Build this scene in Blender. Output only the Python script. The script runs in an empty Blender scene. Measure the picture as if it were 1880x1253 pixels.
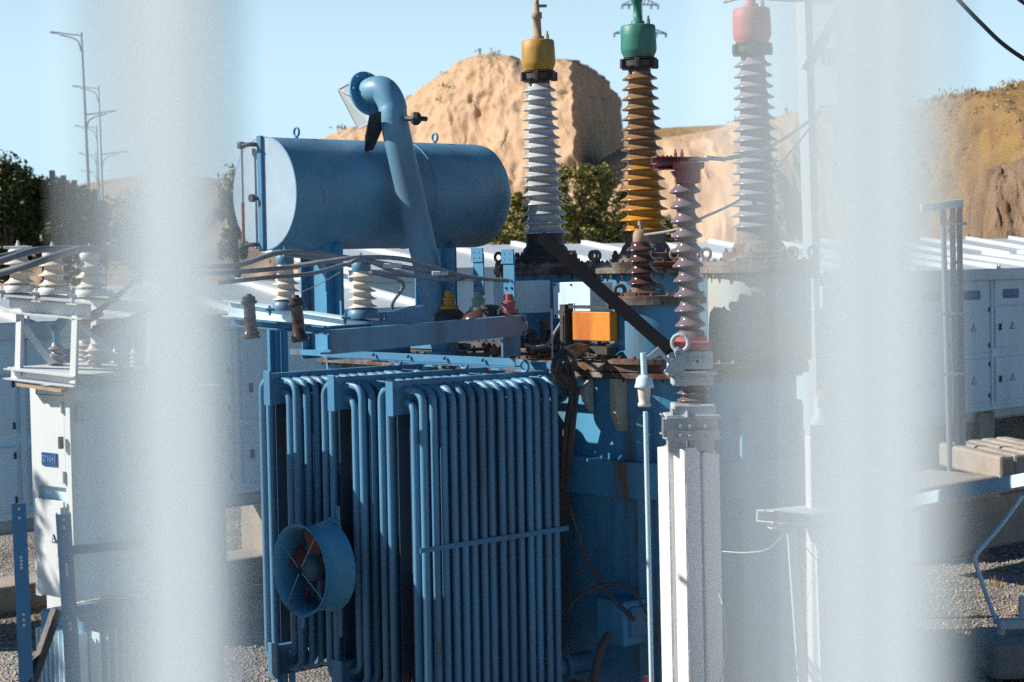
import bpy, bmesh, math, random
from mathutils import Vector, Matrix, noise
random.seed(7)
R = math.radians
sc = bpy.context.scene
# ------------------------------------------------------------------ camera
H = 3.3
F = 3333.0
cam_d = bpy.data.cameras.new('camera'); cam = bpy.data.objects.new('camera', cam_d)
sc.collection.objects.link(cam); sc.camera = cam
cam_d.sensor_width = 36; cam_d.lens = 36*F/1880; cam_d.clip_start = 0.01; cam_d.clip_end = 3000
PITCH = math.atan((626.5-470)/F)
CR = Matrix.Rotation(R(90)-PITCH, 3, 'X') @ Matrix.Rotation(R(-1.0), 3, 'Z')
cam.matrix_world = Matrix.Translation((0, 0, H)) @ CR.to_4x4()
cam_d.dof.use_dof = True; cam_d.dof.focus_distance = 12.3; cam_d.dof.aperture_fstop = 3.9
# ------------------------------------------------------------------ world and sun
SUN_AZ, SUN_EL = R(-90), R(33)        # azimuth measured from +Y towards +X
world = bpy.data.worlds.new('World'); sc.world = world; world.use_nodes = True
wn = world.node_tree; bg = wn.nodes['Background']
sky = wn.nodes.new('ShaderNodeTexSky'); sky.sky_type = 'NISHITA'; sky.sun_disc = False
sky.sun_elevation = SUN_EL; sky.sun_rotation = SUN_AZ; sky.altitude = 300
sky.air_density = 1.0; sky.dust_density = 0.5; sky.ozone_density = 2.5
# summer haze along the horizon: paler air low down, clear blue overhead
wtc = wn.nodes.new('ShaderNodeTexCoord'); wsp = wn.nodes.new('ShaderNodeSeparateXYZ'); wn.links.new(wtc.outputs['Generated'], wsp.inputs[0])
wm = wn.nodes.new('ShaderNodeMapRange'); wm.inputs[1].default_value = 0.08; wm.inputs[2].default_value = 0.34; wm.inputs[3].default_value = 1.0; wm.inputs[4].default_value = 0.0
wm.interpolation_type = 'SMOOTHSTEP'; wn.links.new(wsp.outputs[2], wm.inputs[0])
wt = wn.nodes.new('ShaderNodeMix'); wt.data_type = 'RGBA'; wt.blend_type = 'MULTIPLY'; wt.inputs[0].default_value = 1.0
wn.links.new(sky.outputs[0], wt.inputs[6]); wt.inputs[7].default_value = (0.15, 0.66, 1.0, 1)
wh = wn.nodes.new('ShaderNodeMix'); wh.data_type = 'RGBA'; wn.links.new(wm.outputs[0], wh.inputs[0]); wn.links.new(wt.outputs[2], wh.inputs[6]); wh.inputs[7].default_value = (9.4, 13.2, 15.5, 1)
wn.links.new(wh.outputs[2], bg.inputs[0]); bg.inputs[1].default_value = 0.047
sd = bpy.data.lights.new('sun', 'SUN'); sun = bpy.data.objects.new('sun', sd); sc.collection.objects.link(sun)
sd.energy = 5.0; sd.angle = R(0.53); sd.color = (1.0, 0.925, 0.80)
sdir = Vector((math.sin(SUN_AZ)*math.cos(SUN_EL), math.cos(SUN_AZ)*math.cos(SUN_EL), math.sin(SUN_EL)))
sun.rotation_euler = sdir.to_track_quat('Z', 'Y').to_euler()
sc.view_settings.view_transform = 'Standard'; sc.view_settings.look = 'None'
sc.view_settings.exposure = 0.5; sc.view_settings.gamma = 1.0
sc.cycles.max_bounces = 6; sc.cycles.use_denoising = False

# ------------------------------------------------------------------ placing helpers
def W(px, py, Y):
    d = CR @ Vector(((px-940)/F, (626.5-py)/F, -1.0))
    return Vector((0, 0, H)) + d*(Y/d.y)
UX, UY = 0.749, 0.6626                 # u: away to the right; v: away to the left
U = Vector((UX, UY, 0)); V = Vector((-UY, UX, 0)); Z = Vector((0, 0, 1))
TO = Vector((-0.76, 11.3, 0))          # transformer datum, on the ground
def T(a, b, z): return TO + U*a + V*b + Z*z
def frame(o, x, y, z):
    m = Matrix.Identity(4)
    for i, v in enumerate((x, y, z)):
        for k in range(3): m[k][i] = v[k]
    for k in range(3): m[k][3] = o[k]
    return m
def axis_frame(o, d):
    d = Vector(d).normalized()
    h = Vector((0, 0, 1)) if abs(d.z) < 0.95 else Vector((1, 0, 0))
    x = h.cross(d).normalized(); y = d.cross(x)
    return frame(o, x, y, d)

class MB:
    def __init__(s): s.v = []; s.f = []; s.sm = []
    def add(s, vs, fs, smooth=False):
        n = len(s.v); s.v += [Vector(p) for p in vs]
        s.f += [tuple(i+n for i in f) for f in fs]; s.sm += [smooth]*len(fs); return s
    def box(s, c, sx, sy, sz, X=Vector((1,0,0)), Y=Vector((0,1,0)), ZZ=Z, bev=0.0):
        c = Vector(c); X = Vector(X).normalized(); Y = Vector(Y).normalized(); ZZ = Vector(ZZ).normalized()
        hx, hy, hz = sx/2, sy/2, sz/2
        if bev <= 0 or bev*2.2 > min(sx, sy, sz):
            vs = [c+X*(i*hx)+Y*(j*hy)+ZZ*(k*hz) for i in (-1,1) for j in (-1,1) for k in (-1,1)]
            return s.add(vs, [(0,1,3,2),(4,6,7,5),(0,4,5,1),(2,3,7,6),(0,2,6,4),(1,5,7,3)])
        bm = bmesh.new(); bmesh.ops.create_cube(bm, size=1)
        for v in bm.verts: v.co = Vector((v.co.x*sx, v.co.y*sy, v.co.z*sz))
        bmesh.ops.bevel(bm, geom=bm.edges[:], offset=bev, segments=2, affect='EDGES', profile=0.5)
        bm.verts.ensure_lookup_table(); bm.verts.index_update()
        s.add([c+X*v.co.x+Y*v.co.y+ZZ*v.co.z for v in bm.verts], [[v.index for v in f.verts] for f in bm.faces])
        bm.free(); return s
    def beam(s, p, q, w, h, up=Z, bev=0.0):
        p = Vector(p); q = Vector(q); d = (q-p); L = d.length; d.normalize()
        up = Vector(up); side = d.cross(up)
        if side.length < 1e-4: side = d.cross(Vector((1,0,0)))
        side.normalize(); up2 = side.cross(d)
        return s.box((p+q)/2, L, w, h, d, side, up2, bev)
    def channel(s, p, q, w, h, t=0.008, up=Z, open_side=1):
        # U profile: web on one side, two flanges
        p = Vector(p); q = Vector(q); d = (q-p).normalized(); side = d.cross(Vector(up)).normalized(); up2 = side.cross(d)
        o = side*(w/2)*open_side
        s.beam(p-o, q-o, t, h-2*t, up2)
        s.beam(p+up2*(h/2-t/2), q+up2*(h/2-t/2), w+t, t, up2); s.beam(p-up2*(h/2-t/2), q-up2*(h/2-t/2), w+t, t, up2)
        return s
    def ibeam(s, p, q, w, h, t=0.01, up=Z):
        p = Vector(p); q = Vector(q); d = (q-p).normalized(); side = d.cross(Vector(up)).normalized(); up2 = side.cross(d)
        s.beam(p, q, t, h-2*t, up2)
        s.beam(p+up2*(h/2-t/2), q+up2*(h/2-t/2), w, t, up2); s.beam(p-up2*(h/2-t/2), q-up2*(h/2-t/2), w, t, up2)
        return s
    def angle(s, p, q, w, t, A, B):
        # L profile: legs along A and B from the p-q corner line
        p = Vector(p); q = Vector(q); A = Vector(A).normalized(); B = Vector(B).normalized(); d = (q-p).normalized(); L = (q-p).length
        s.box((p+q)/2+A*w/2, w, t, L, A, B, d); s.box((p+q)/2+B*(w/2+t/2), t, w, L, A, B, d); return s
    def tube(s, pts, r, n=12, cap=True, smooth=True):
        pts = [Vector(p) for p in pts]; rs = r if isinstance(r, (list, tuple)) else [r]*len(pts)
        t0 = (pts[1]-pts[0]).normalized(); h = Vector((0,0,1)) if abs(t0.z) < 0.9 else Vector((1,0,0))
        x = h.cross(t0).normalized(); vs = []; fs = []
        for i, p in enumerate(pts):
            a = pts[max(i-1, 0)]; b = pts[min(i+1, len(pts)-1)]; t = (b-a).normalized()
            x = (x - t*x.dot(t)).normalized(); y = t.cross(x)
            for k in range(n):
                an = 2*math.pi*k/n; vs.append(p + (x*math.cos(an)+y*math.sin(an))*rs[i])
        for i in range(len(pts)-1):
            for k in range(n):
                fs.append((i*n+k, i*n+(k+1) % n, (i+1)*n+(k+1) % n, (i+1)*n+k))
        s.add(vs, fs, smooth)
        if cap:
            m = (len(pts)-1)*n
            s.add(vs[:n], [tuple(reversed(range(n)))]); s.add(vs[m:], [tuple(range(n))])
        return s
    def cyl(s, p, q, r, n=24): return s.tube([p, q], r, n)
    def lathe(s, prof, M, n=32, smooth=True, cap=True):
        # prof: list of (radius, height) along local z; M: 4x4
        vs = []; fs = []; m = len(prof)
        for r, z in prof:
            for k in range(n):
                a = 2*math.pi*k/n; vs.append(M @ Vector((max(r, 1e-4)*math.cos(a), max(r, 1e-4)*math.sin(a), z)))
        for i in range(m-1):
            for k in range(n): fs.append((i*n+k, i*n+(k+1) % n, (i+1)*n+(k+1) % n, (i+1)*n+k))
        s.add(vs, fs, smooth)
        if cap and prof[0][0] > 1e-3: s.add(vs[:n], [tuple(reversed(range(n)))])
        if cap and prof[-1][0] > 1e-3: s.add(vs[-n:], [tuple(range(n))])
        return s
    def torus(s, c, nrm, R0, r, n=24, m=8):
        M = axis_frame(c, nrm); pts = [M @ Vector((R0*math.cos(2*math.pi*i/n), R0*math.sin(2*math.pi*i/n), 0)) for i in range(n+1)]
        return s.tube(pts, r, m, cap=False)
    def bolt(s, p, d=Z, r=0.012, h=0.018):
        M = axis_frame(p, d); return s.lathe([(r, -0.002), (r, h*0.6), (r*0.6, h*0.62), (r*0.6, h)], M, 6, False)
    def poly(s, pts, thick):
        # flat plate: polygon pts (world, planar) extruded by the vector thick
        n = len(pts); pts = [Vector(p) for p in pts]; thick = Vector(thick); vs = pts + [p+thick for p in pts]
        fs = [tuple(reversed(range(n))), tuple(range(n, 2*n))] + [(i, (i+1) % n, n+(i+1) % n, n+i) for i in range(n)]
        return s.add(vs, fs)
    def build(s, name, mat, parent=None, label=None, kind=None):
        off = ORG.get(parent.name, Vector((0,0,0))) if parent else Vector((0,0,0))
        me = bpy.data.meshes.new(name)
        me.from_pydata([p-off for p in s.v], [], s.f)
        me.polygons.foreach_set('use_smooth', s.sm)
        me.materials.append(mat); 
        bm = bmesh.new(); bm.from_mesh(me); bmesh.ops.recalc_face_normals(bm, faces=bm.faces[:]); bm.to_mesh(me); bm.free()
        me.update()
        o = bpy.data.objects.new(name, me); sc.collection.objects.link(o)
        if parent: o.parent = parent; ORG[o.name] = off
        if label: o['label'] = label
        if kind: o['kind'] = kind
        return o
ORG = {}
def thing(name, label, cat, loc, group=None):
    o = bpy.data.objects.new(name, None); sc.collection.objects.link(o); o.location = loc
    o.empty_display_size = 0.2; o['label'] = label; o['category'] = cat
    if group: o['group'] = group
    ORG[o.name] = Vector(loc); return o
def tag(o, label, cat, group=None):
    o['label'] = label; o['category'] = cat
    if group: o['group'] = group
    return o
def struct(o): o['kind'] = 'structure'; return o
def curve_pts(pts, n=8):
    # Catmull-Rom through pts
    P = [Vector(p) for p in pts]; P = [P[0]*2-P[1]] + P + [P[-1]*2-P[-2]]; out = []
    for i in range(1, len(P)-2):
        for k in range(n):
            t = k/n; a, b, c, d = P[i-1], P[i], P[i+1], P[i+2]
            out.append(0.5*((2*b)+(-a+c)*t+(2*a-5*b+4*c-d)*t*t+(-a+3*b-3*c+d)*t**3))
    out.append(P[-2]); return out

# ------------------------------------------------------------------ materials
def mat(name, col, rough=0.6, metal=0.0, dirt=None, damt=0.4, dscale=3.0, streak=1.0, rust=None, ramt=0.0, rscale=6.0, bump=0.0, bscale=40, spec=0.5, tint=0.12):
    m = bpy.data.materials.new(name); m.use_nodes = True; nt = m.node_tree; N = nt.nodes; L = nt.links
    b = N['Principled BSDF']; b.inputs['Roughness'].default_value = rough; b.inputs['Metallic'].default_value = metal
    b.inputs['Specular IOR Level'].default_value = spec
    tc = N.new('ShaderNodeTexCoord'); mp = N.new('ShaderNodeMapping'); mp.inputs['Scale'].default_value = (1, 1, 1.0/streak)
    L.new(tc.outputs['Object'], mp.inputs['Vector'])
    def nz(scale, det=6, vec=mp.outputs[0]):
        n = N.new('ShaderNodeTexNoise'); n.inputs['Scale'].default_value = scale; n.inputs['Detail'].default_value = det
        n.inputs['Roughness'].default_value = 0.62; L.new(vec, n.inputs['Vector']); return n.outputs['Fac']
    def mr(x, a, c, lo=0.0, hi=1.0):
        n = N.new('ShaderNodeMapRange'); n.inputs[1].default_value = a; n.inputs[2].default_value = c
        n.inputs[3].default_value = lo; n.inputs[4].default_value = hi; L.new(x, n.inputs[0]); return n.outputs[0]
    def mix(f, c1, c2):
        n = N.new('ShaderNodeMix'); n.data_type = 'RGBA'
        if isinstance(f, float): n.inputs[0].default_value = f
        else: L.new(f, n.inputs[0])
        for i, c in ((6, c1), (7, c2)):
            if isinstance(c, tuple): n.inputs[i].default_value = (*c, 1)
            else: L.new(c, n.inputs[i])
        return n.outputs[2]
    c = mix(mr(nz(1.7), 0.3, 0.7), tuple(x*(1-tint) for x in col), tuple(min(1, x*(1+tint)) for x in col))
    if dirt: c = mix(mr(nz(dscale), 0.62-0.3*damt, 0.75-0.1*damt, 0, min(1, damt*1.3)), c, dirt)
    if rust:
        rf = mr(nz(rscale, 8), 0.70-0.32*ramt, 0.76-0.30*ramt); c = mix(rf, c, rust)
        rn = N.new('ShaderNodeMix'); L.new(rf, rn.inputs[0]); rn.inputs[2].default_value = rough; rn.inputs[3].default_value = 0.9
        L.new(rn.outputs[0], b.inputs['Roughness'])
    L.new(c, b.inputs['Base Color'])
    if bump > 0:
        bn = N.new('ShaderNodeBump'); bn.inputs['Strength'].default_value = bump; bn.inputs['Distance'].default_value = 0.02
        L.new(nz(bscale, 6, tc.outputs['Object']), bn.inputs['Height']); L.new(bn.outputs[0], b.inputs['Normal'])
    return m
RUST = (0.16, 0.075, 0.04); DIRT = (0.17, 0.14, 0.12)
M = {}
M['blue'] = mat('blue_grey_paint', (0.09, 0.26, 0.43), 0.45, dirt=(0.06, 0.10, 0.15), damt=0.65, streak=8, rust=RUST, ramt=0.16, bump=0.06, bscale=25)
M['tank'] = mat('tank_paint', (0.065, 0.27, 0.46), 0.48, dirt=(0.06, 0.09, 0.12), damt=0.5, streak=8, rust=RUST, ramt=0.27, rscale=3, bump=0.08, bscale=18)
M['cons'] = mat('conservator_paint', (0.125, 0.30, 0.45), 0.45, dirt=(0.08, 0.15, 0.21), damt=0.6, dscale=2, streak=3, rust=RUST, ramt=0.12, bump=0.05, bscale=14)
M['rim'] = mat('rusty_flange_paint', (0.26, 0.22, 0.20), 0.75, dirt=(0.05, 0.035, 0.03), damt=0.9, dscale=4, rust=(0.13, 0.055, 0.03), ramt=0.65, bump=0.4)
M['black'] = mat('oily_black_steel', (0.03, 0.03, 0.035), 0.55, dirt=(0.08, 0.055, 0.045), damt=0.6, bump=0.3)
M['matblack'] = mat('matt_black_steel', (0.008, 0.009, 0.012), 0.95, spec=0.0)
M['white'] = mat('white_steel_paint', (0.60, 0.64, 0.66), 0.5, dirt=(0.45, 0.42, 0.38), damt=0.25, streak=5, rust=(0.28, 0.15, 0.08), ramt=0.08, bump=0.05)
M['panel'] = mat('pale_panel_paint', (0.56, 0.74, 0.84), 0.5, dirt=(0.38, 0.42, 0.45), damt=0.35, streak=8)
M['roof'] = mat('white_roof_sheet', (0.55, 0.62, 0.67), 0.4, dirt=(0.45, 0.46, 0.47), damt=0.3)
M['concrete'] = mat('whitewashed_concrete', (0.80, 0.80, 0.82), 0.9, dirt=(0.45, 0.45, 0.47), damt=0.2, dscale=6, streak=12, rust=(0.40, 0.36, 0.33), ramt=0.04, bump=0.35, bscale=30)
M['rawcon'] = mat('raw_concrete', (0.38, 0.34, 0.30), 0.95, dirt=(0.25, 0.21, 0.18), damt=0.5, bump=0.6)
M['galv'] = mat('galvanised_steel', (0.42, 0.45, 0.48), 0.5, 0.3, dirt=(0.25, 0.24, 0.23), damt=0.4, rust=RUST, ramt=0.15, bump=0.1)
M['bluesteel'] = mat('blue_grey_steel', (0.05, 0.20, 0.36), 0.5, dirt=(0.22, 0.18, 0.16), damt=0.3, rust=RUST, ramt=0.1, bump=0.1)
M['porc_white'] = mat('pale_glazed_porcelain', (0.47, 0.50, 0.53), 0.22, dirt=(0.33, 0.28, 0.25), damt=0.45, dscale=4, spec=0.6)
M['porc_cream'] = mat('cream_glazed_porcelain', (0.66, 0.60, 0.54), 0.3, dirt=(0.40, 0.32, 0.26), damt=0.35, dscale=8)
M['porc_grey'] = mat('grey_glazed_porcelain', (0.25, 0.24, 0.28), 0.2, dirt=(0.20, 0.17, 0.17), damt=0.3)
M['porc_brown'] = mat('brown_glazed_porcelain', (0.085, 0.045, 0.04), 0.18, dirt=(0.15, 0.11, 0.10), damt=0.35)
M['porc_plum'] = mat('plum_glazed_porcelain', (0.17, 0.13, 0.155), 0.16, dirt=(0.26, 0.21, 0.22), damt=0.35)
M['yellow'] = mat('yellow_phase_paint', (0.58, 0.31, 0.03), 0.55, dirt=(0.30, 0.17, 0.06), damt=0.7, dscale=7, streak=3, rust=RUST, ramt=0.25, rscale=16, bump=0.1)
M['green'] = mat('green_phase_paint', (0.01, 0.20, 0.15), 0.5, dirt=(0.12, 0.20, 0.17), damt=0.7, dscale=7, streak=3, rust=RUST, ramt=0.2, rscale=16, bump=0.1)
M['palegreen'] = mat('pale_green_phase_paint', (0.20, 0.36, 0.29), 0.5, dirt=(0.2, 0.22, 0.2), damt=0.4)
M['red'] = mat('red_phase_paint', (0.48, 0.08, 0.10), 0.6, dirt=(0.30, 0.14, 0.13), damt=0.7, dscale=7, rust=RUST, ramt=0.1)
M['darkred'] = mat('weathered_red_paint', (0.30, 0.07, 0.09), 0.55, dirt=(0.16, 0.10, 0.11), damt=0.5, rust=RUST, ramt=0.15)
M['orange'] = mat('rusty_orange_stain', (0.66, 0.25, 0.012), 0.6, dirt=(0.42, 0.09, 0.01), damt=0.8, dscale=5, streak=5, rust=(0.55, 0.50, 0.40), ramt=0.04)
M['cable'] = mat('grey_cable_sheath', (0.19, 0.215, 0.25), 0.55, dirt=(0.26, 0.25, 0.25), damt=0.3)
M['darkcable'] = mat('dark_brown_cable_sheath', (0.075, 0.06, 0.055), 0.6, dirt=(0.14, 0.10, 0.08), damt=0.4)
M['mech'] = mat('weathered_pale_casting', (0.45, 0.52, 0.57), 0.6, dirt=(0.25, 0.24, 0.23), damt=0.5, dscale=9, rust=RUST, ramt=0.18, rscale=14, bump=0.3)
M['turret3'] = mat('sun_bleached_turret_paint', (0.33, 0.38, 0.38), 0.6, dirt=(0.40, 0.32, 0.20), damt=0.7, streak=5, rust=RUST, ramt=0.3, bump=0.2)
M['sunlit_end'] = mat('baked_sunlight_blue_paint', (0.32, 0.43, 0.54), 0.5, dirt=(0.22, 0.32, 0.42), damt=0.4, dscale=2, rust=RUST, ramt=0.1, rscale=12, bump=0.05, bscale=10)  # paler than the body paint: sunlight on the end plate put into colour
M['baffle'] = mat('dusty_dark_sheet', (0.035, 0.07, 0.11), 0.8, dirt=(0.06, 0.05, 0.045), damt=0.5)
M['brownbox'] = mat('rust_stained_steel', (0.42, 0.30, 0.20), 0.7, dirt=(0.26, 0.15, 0.09), damt=0.6, dscale=5, streak=5, rust=RUST, ramt=0.3)
M['signblue'] = mat('blue_enamel_plate', (0.01, 0.07, 0.26), 0.35, tint=0.05)
M['signtext'] = mat('faded_sign_lettering', (0.22, 0.34, 0.50), 0.5, tint=0.05)
M['hub'] = mat('dark_motor_paint', (0.05, 0.10, 0.14), 0.5)
M['blade'] = mat('pink_red_blade_paint', (0.12, 0.02, 0.025), 0.5)
M['picket'] = mat('white_picket_paint', (0.72, 0.81, 0.85), 0.7, tint=0.02)
M['bark'] = mat('bark', (0.12, 0.085, 0.06), 0.95, bump=0.5)
M['wire'] = mat('aluminium_wire', (0.34, 0.34, 0.34), 0.5, 0.4)
M['blackwire'] = mat('black_wire', (0.03, 0.035, 0.04), 0.6)
M['glass'] = mat('gauge_glass', (0.45, 0.50, 0.52), 0.1, spec=0.8)
M['oil'] = mat('gauge_oil', (0.45, 0.12, 0.03), 0.2)
M['lamp'] = mat('lamp_post_paint', (0.25, 0.32, 0.36), 0.5)

def stained_porcelain():
    # brown glaze at the top of the bushing, orange oil staining on the lower sheds
    m = mat('oil_stained_brown_porcelain', (0.26, 0.15, 0.075), 0.22, dirt=(0.17, 0.11, 0.07), damt=0.4, dscale=9)
    nt = m.node_tree; N = nt.nodes; L = nt.links; b = N['Principled BSDF']
    src = b.inputs['Base Color'].links[0].from_socket
    tc = N.new('ShaderNodeTexCoord'); sp = N.new('ShaderNodeSeparateXYZ'); L.new(tc.outputs['Object'], sp.inputs[0])
    nz = N.new('ShaderNodeTexNoise'); nz.inputs['Scale'].default_value = 5; nz.inputs['Detail'].default_value = 5; L.new(tc.outputs['Object'], nz.inputs['Vector'])
    ad = N.new('ShaderNodeMath'); ad.operation = 'MULTIPLY_ADD'; L.new(nz.outputs[0], ad.inputs[0]); ad.inputs[1].default_value = 1.5; L.new(sp.outputs[2], ad.inputs[2])
    mr = N.new('ShaderNodeMapRange'); mr.inputs[1].default_value = 4.85; mr.inputs[2].default_value = 4.30; L.new(ad.outputs[0], mr.inputs[0])
    mx = N.new('ShaderNodeMix'); mx.data_type = 'RGBA'; L.new(mr.outputs[0], mx.inputs[0]); L.new(src, mx.inputs[6]); mx.inputs[7].default_value = (0.52, 0.23, 0.025, 1)
    L.new(mx.outputs[2], b.inputs['Base Color']); return m
M['porc_stained'] = stained_porcelain()

def earth(name, cols, scale, bump, dark=None, grass=None, gscale=0.4, pebble=None, gth=0.5, zscale=1.0):
    m = bpy.data.materials.new(name); m.use_nodes = True; nt = m.node_tree; N = nt.nodes; L = nt.links
    b = N['Principled BSDF']; b.inputs['Roughness'].default_value = 0.95; b.inputs['Specular IOR Level'].default_value = 0.15
    tc = N.new('ShaderNodeTexCoord'); mp = N.new('ShaderNodeMapping'); mp.inputs['Scale'].default_value = (1, 1, zscale); L.new(tc.outputs['Object'], mp.inputs[0])
    def nz(s, d=8, r=0.65):
        n = N.new('ShaderNodeTexNoise'); n.inputs['Scale'].default_value = s; n.inputs['Detail'].default_value = d; n.inputs['Roughness'].default_value = r
        L.new(mp.outputs[0], n.inputs[0]); return n.outputs[0]
    cr = N.new('ShaderNodeValToRGB'); L.new(nz(scale), cr.inputs[0])
    cr.color_ramp.elements[0].position = 0.3; cr.color_ramp.elements[0].color = (*cols[0], 1)
    cr.color_ramp.elements[1].position = 0.7; cr.color_ramp.elements[1].color = (*cols[-1], 1)
    if len(cols) == 3:
        e = cr.color_ramp.elements.new(0.5); e.color = (*cols[1], 1)
    c = cr.outputs[0]; h = nz(scale*9, 12, 0.75)
    def mixin(fac, col):
        nonlocal c
        x = N.new('ShaderNodeMix'); x.data_type = 'RGBA'; L.new(fac, x.inputs[0]); L.new(c, x.inputs[6])
        x.inputs[7].default_value = (*col, 1); c = x.outputs[2]
    def rng(x, a, bb):
        r = N.new('ShaderNodeMapRange'); r.inputs[1].default_value = a; r.inputs[2].default_value = bb; L.new(x, r.inputs[0]); return r.outputs[0]
    if grass: mixin(rng(nz(gscale, 10, 0.75), gth, gth+0.08), grass)
    if dark: mixin(rng(nz(scale*2.3, 6), 0.60, 0.72), dark)
    if pebble:
        vo = N.new('ShaderNodeTexVoronoi'); vo.inputs['Scale'].default_value = pebble; L.new(mp.outputs[0], vo.inputs[0])
        x = N.new('ShaderNodeMix'); x.data_type = 'RGBA'; x.blend_type = 'OVERLAY'; x.inputs[0].default_value = 0.55; L.new(c, x.inputs[6]); L.new(vo.outputs['Color'], x.inputs[7])
        hs = N.new('ShaderNodeHueSaturation'); hs.inputs['Saturation'].default_value = 0.45; L.new(x.outputs[2], hs.inputs['Color']); c = hs.outputs[0]
        h = vo.outputs['Distance']
    L.new(c, b.inputs['Base Color'])
    bn = N.new('ShaderNodeBump'); bn.inputs['Strength'].default_value = bump; bn.inputs['Distance'].default_value = 0.3 if not pebble else 0.03
    L.new(h, bn.inputs['Height']); L.new(bn.outputs[0], b.inputs['Normal'])
    return m
M['ground'] = earth('gravel_ground', [(0.10, 0.075, 0.06), (0.24, 0.18, 0.145), (0.36, 0.29, 0.245)], 0.9, 0.8, dark=(0.09, 0.07, 0.06), pebble=34)
M['cliff'] = earth('sandy_cliff', [(0.42, 0.265, 0.165), (0.52, 0.35, 0.23), (0.57, 0.41, 0.29)], 0.45, 0.4, dark=(0.42, 0.29, 0.21), grass=(0.34, 0.28, 0.11), gscale=0.30, gth=0.57)
M['farhill'] = earth('far_dry_hill', [(0.36, 0.27, 0.20), (0.44, 0.33, 0.25)], 0.1, 0.4, grass=(0.26, 0.22, 0.13), gscale=0.12)
M['bluff'] = earth('brown_bluff', [(0.30, 0.19, 0.12), (0.46, 0.31, 0.21), (0.58, 0.43, 0.31)], 1.1, 1.0, dark=(0.10, 0.07, 0.05), zscale=0.25)
M['scrub'] = earth('dry_scrub_hill', [(0.36, 0.23, 0.12), (0.46, 0.30, 0.15), (0.52, 0.38, 0.24)], 0.8, 1.0, dark=(0.20, 0.15, 0.09), grass=(0.56, 0.35, 0.13), gscale=0.9)
def leafmat(name, c1, c2, c3):
    m = bpy.data.materials.new(name); m.use_nodes = True; nt = m.node_tree; N = nt.nodes; L = nt.links; b = N['Principled BSDF']
    b.inputs['Roughness'].default_value = 0.6; g = N.new('ShaderNodeNewGeometry'); r = N.new('ShaderNodeValToRGB')
    L.new(g.outputs['Random Per Island'], r.inputs[0]); r.color_ramp.elements[0].color = (*c1, 1); r.color_ramp.elements[1].color = (*c3, 1)
    e = r.color_ramp.elements.new(0.5); e.color = (*c2, 1); L.new(r.outputs[0], b.inputs['Base Color'])
    return m
M['leaf'] = leafmat('dusty_olive_leaves', (0.07, 0.10, 0.015), (0.20, 0.19, 0.035), (0.38, 0.29, 0.07))
M['leafdark'] = leafmat('dark_green_leaves', (0.02, 0.04, 0.012), (0.06, 0.08, 0.02), (0.14, 0.13, 0.035))

# ------------------------------------------------------------------ ground and hills
def sstep(a, b, x):
    t = max(0.0, min(1.0, (x-a)/(b-a))); return t*t*(3-2*t)
def gz(x, y): return 1.75*(1-sstep(1.2, 7.0, y)) + 0.03*noise.noise(Vector((x*0.8, y*0.8, 0)))
def make_ground():
    xs = [-1500, -600, -250, -120, -60, -35] + [-22+0.5*i for i in range(89)] + [35, 60, 120, 250, 600, 1500]
    ys = [-300, -60, -10, -3] + [0.6*i-1 for i in range(66)] + [42, 50, 62, 80, 120, 250, 600, 1500, 2500]
    b = MB(); n = len(xs)
    b.add([(x, y, gz(x, y) if abs(x) < 30 and y < 42 else gz(0, y) if y < 8 else 0) for y in ys for x in xs],
          [(j*n+i, j*n+i+1, (j+1)*n+i+1, (j+1)*n+i) for j in range(len(ys)-1) for i in range(n-1)], True)
    struct(b.build('ground', M['ground']))
make_ground()
# loose stones on the gravel in view
def stones():
    b = MB()
    def one(p, r):
        q = [(0,0,1),(1,0,0.1),(0.2,1,0),(-1,0.1,0),(0,-1,0.1),(0,0,-0.5)]
        vs = [p + Vector((v[0]*r*random.uniform(.6,1.3), v[1]*r*random.uniform(.6,1.3), v[2]*r*random.uniform(.4,.9))) for v in q]
        b.add(vs, [(0,1,2),(0,2,3),(0,3,4),(0,4,1),(5,2,1),(5,3,2),(5,4,3),(5,1,4)])
    for _ in range(12000):
        y = random.uniform(13.5, 27); px = random.choice([random.uniform(-20, 480), random.uniform(1600, 1900)])
        x = (px-940)/F*y; one(Vector((x, y, gz(x, y)+0.004)), random.choice([0.008, 0.012, 0.012, 0.016, 0.022]))
    o = b.build('gravel', M['rawcon'], kind='stuff')
stones()

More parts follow.
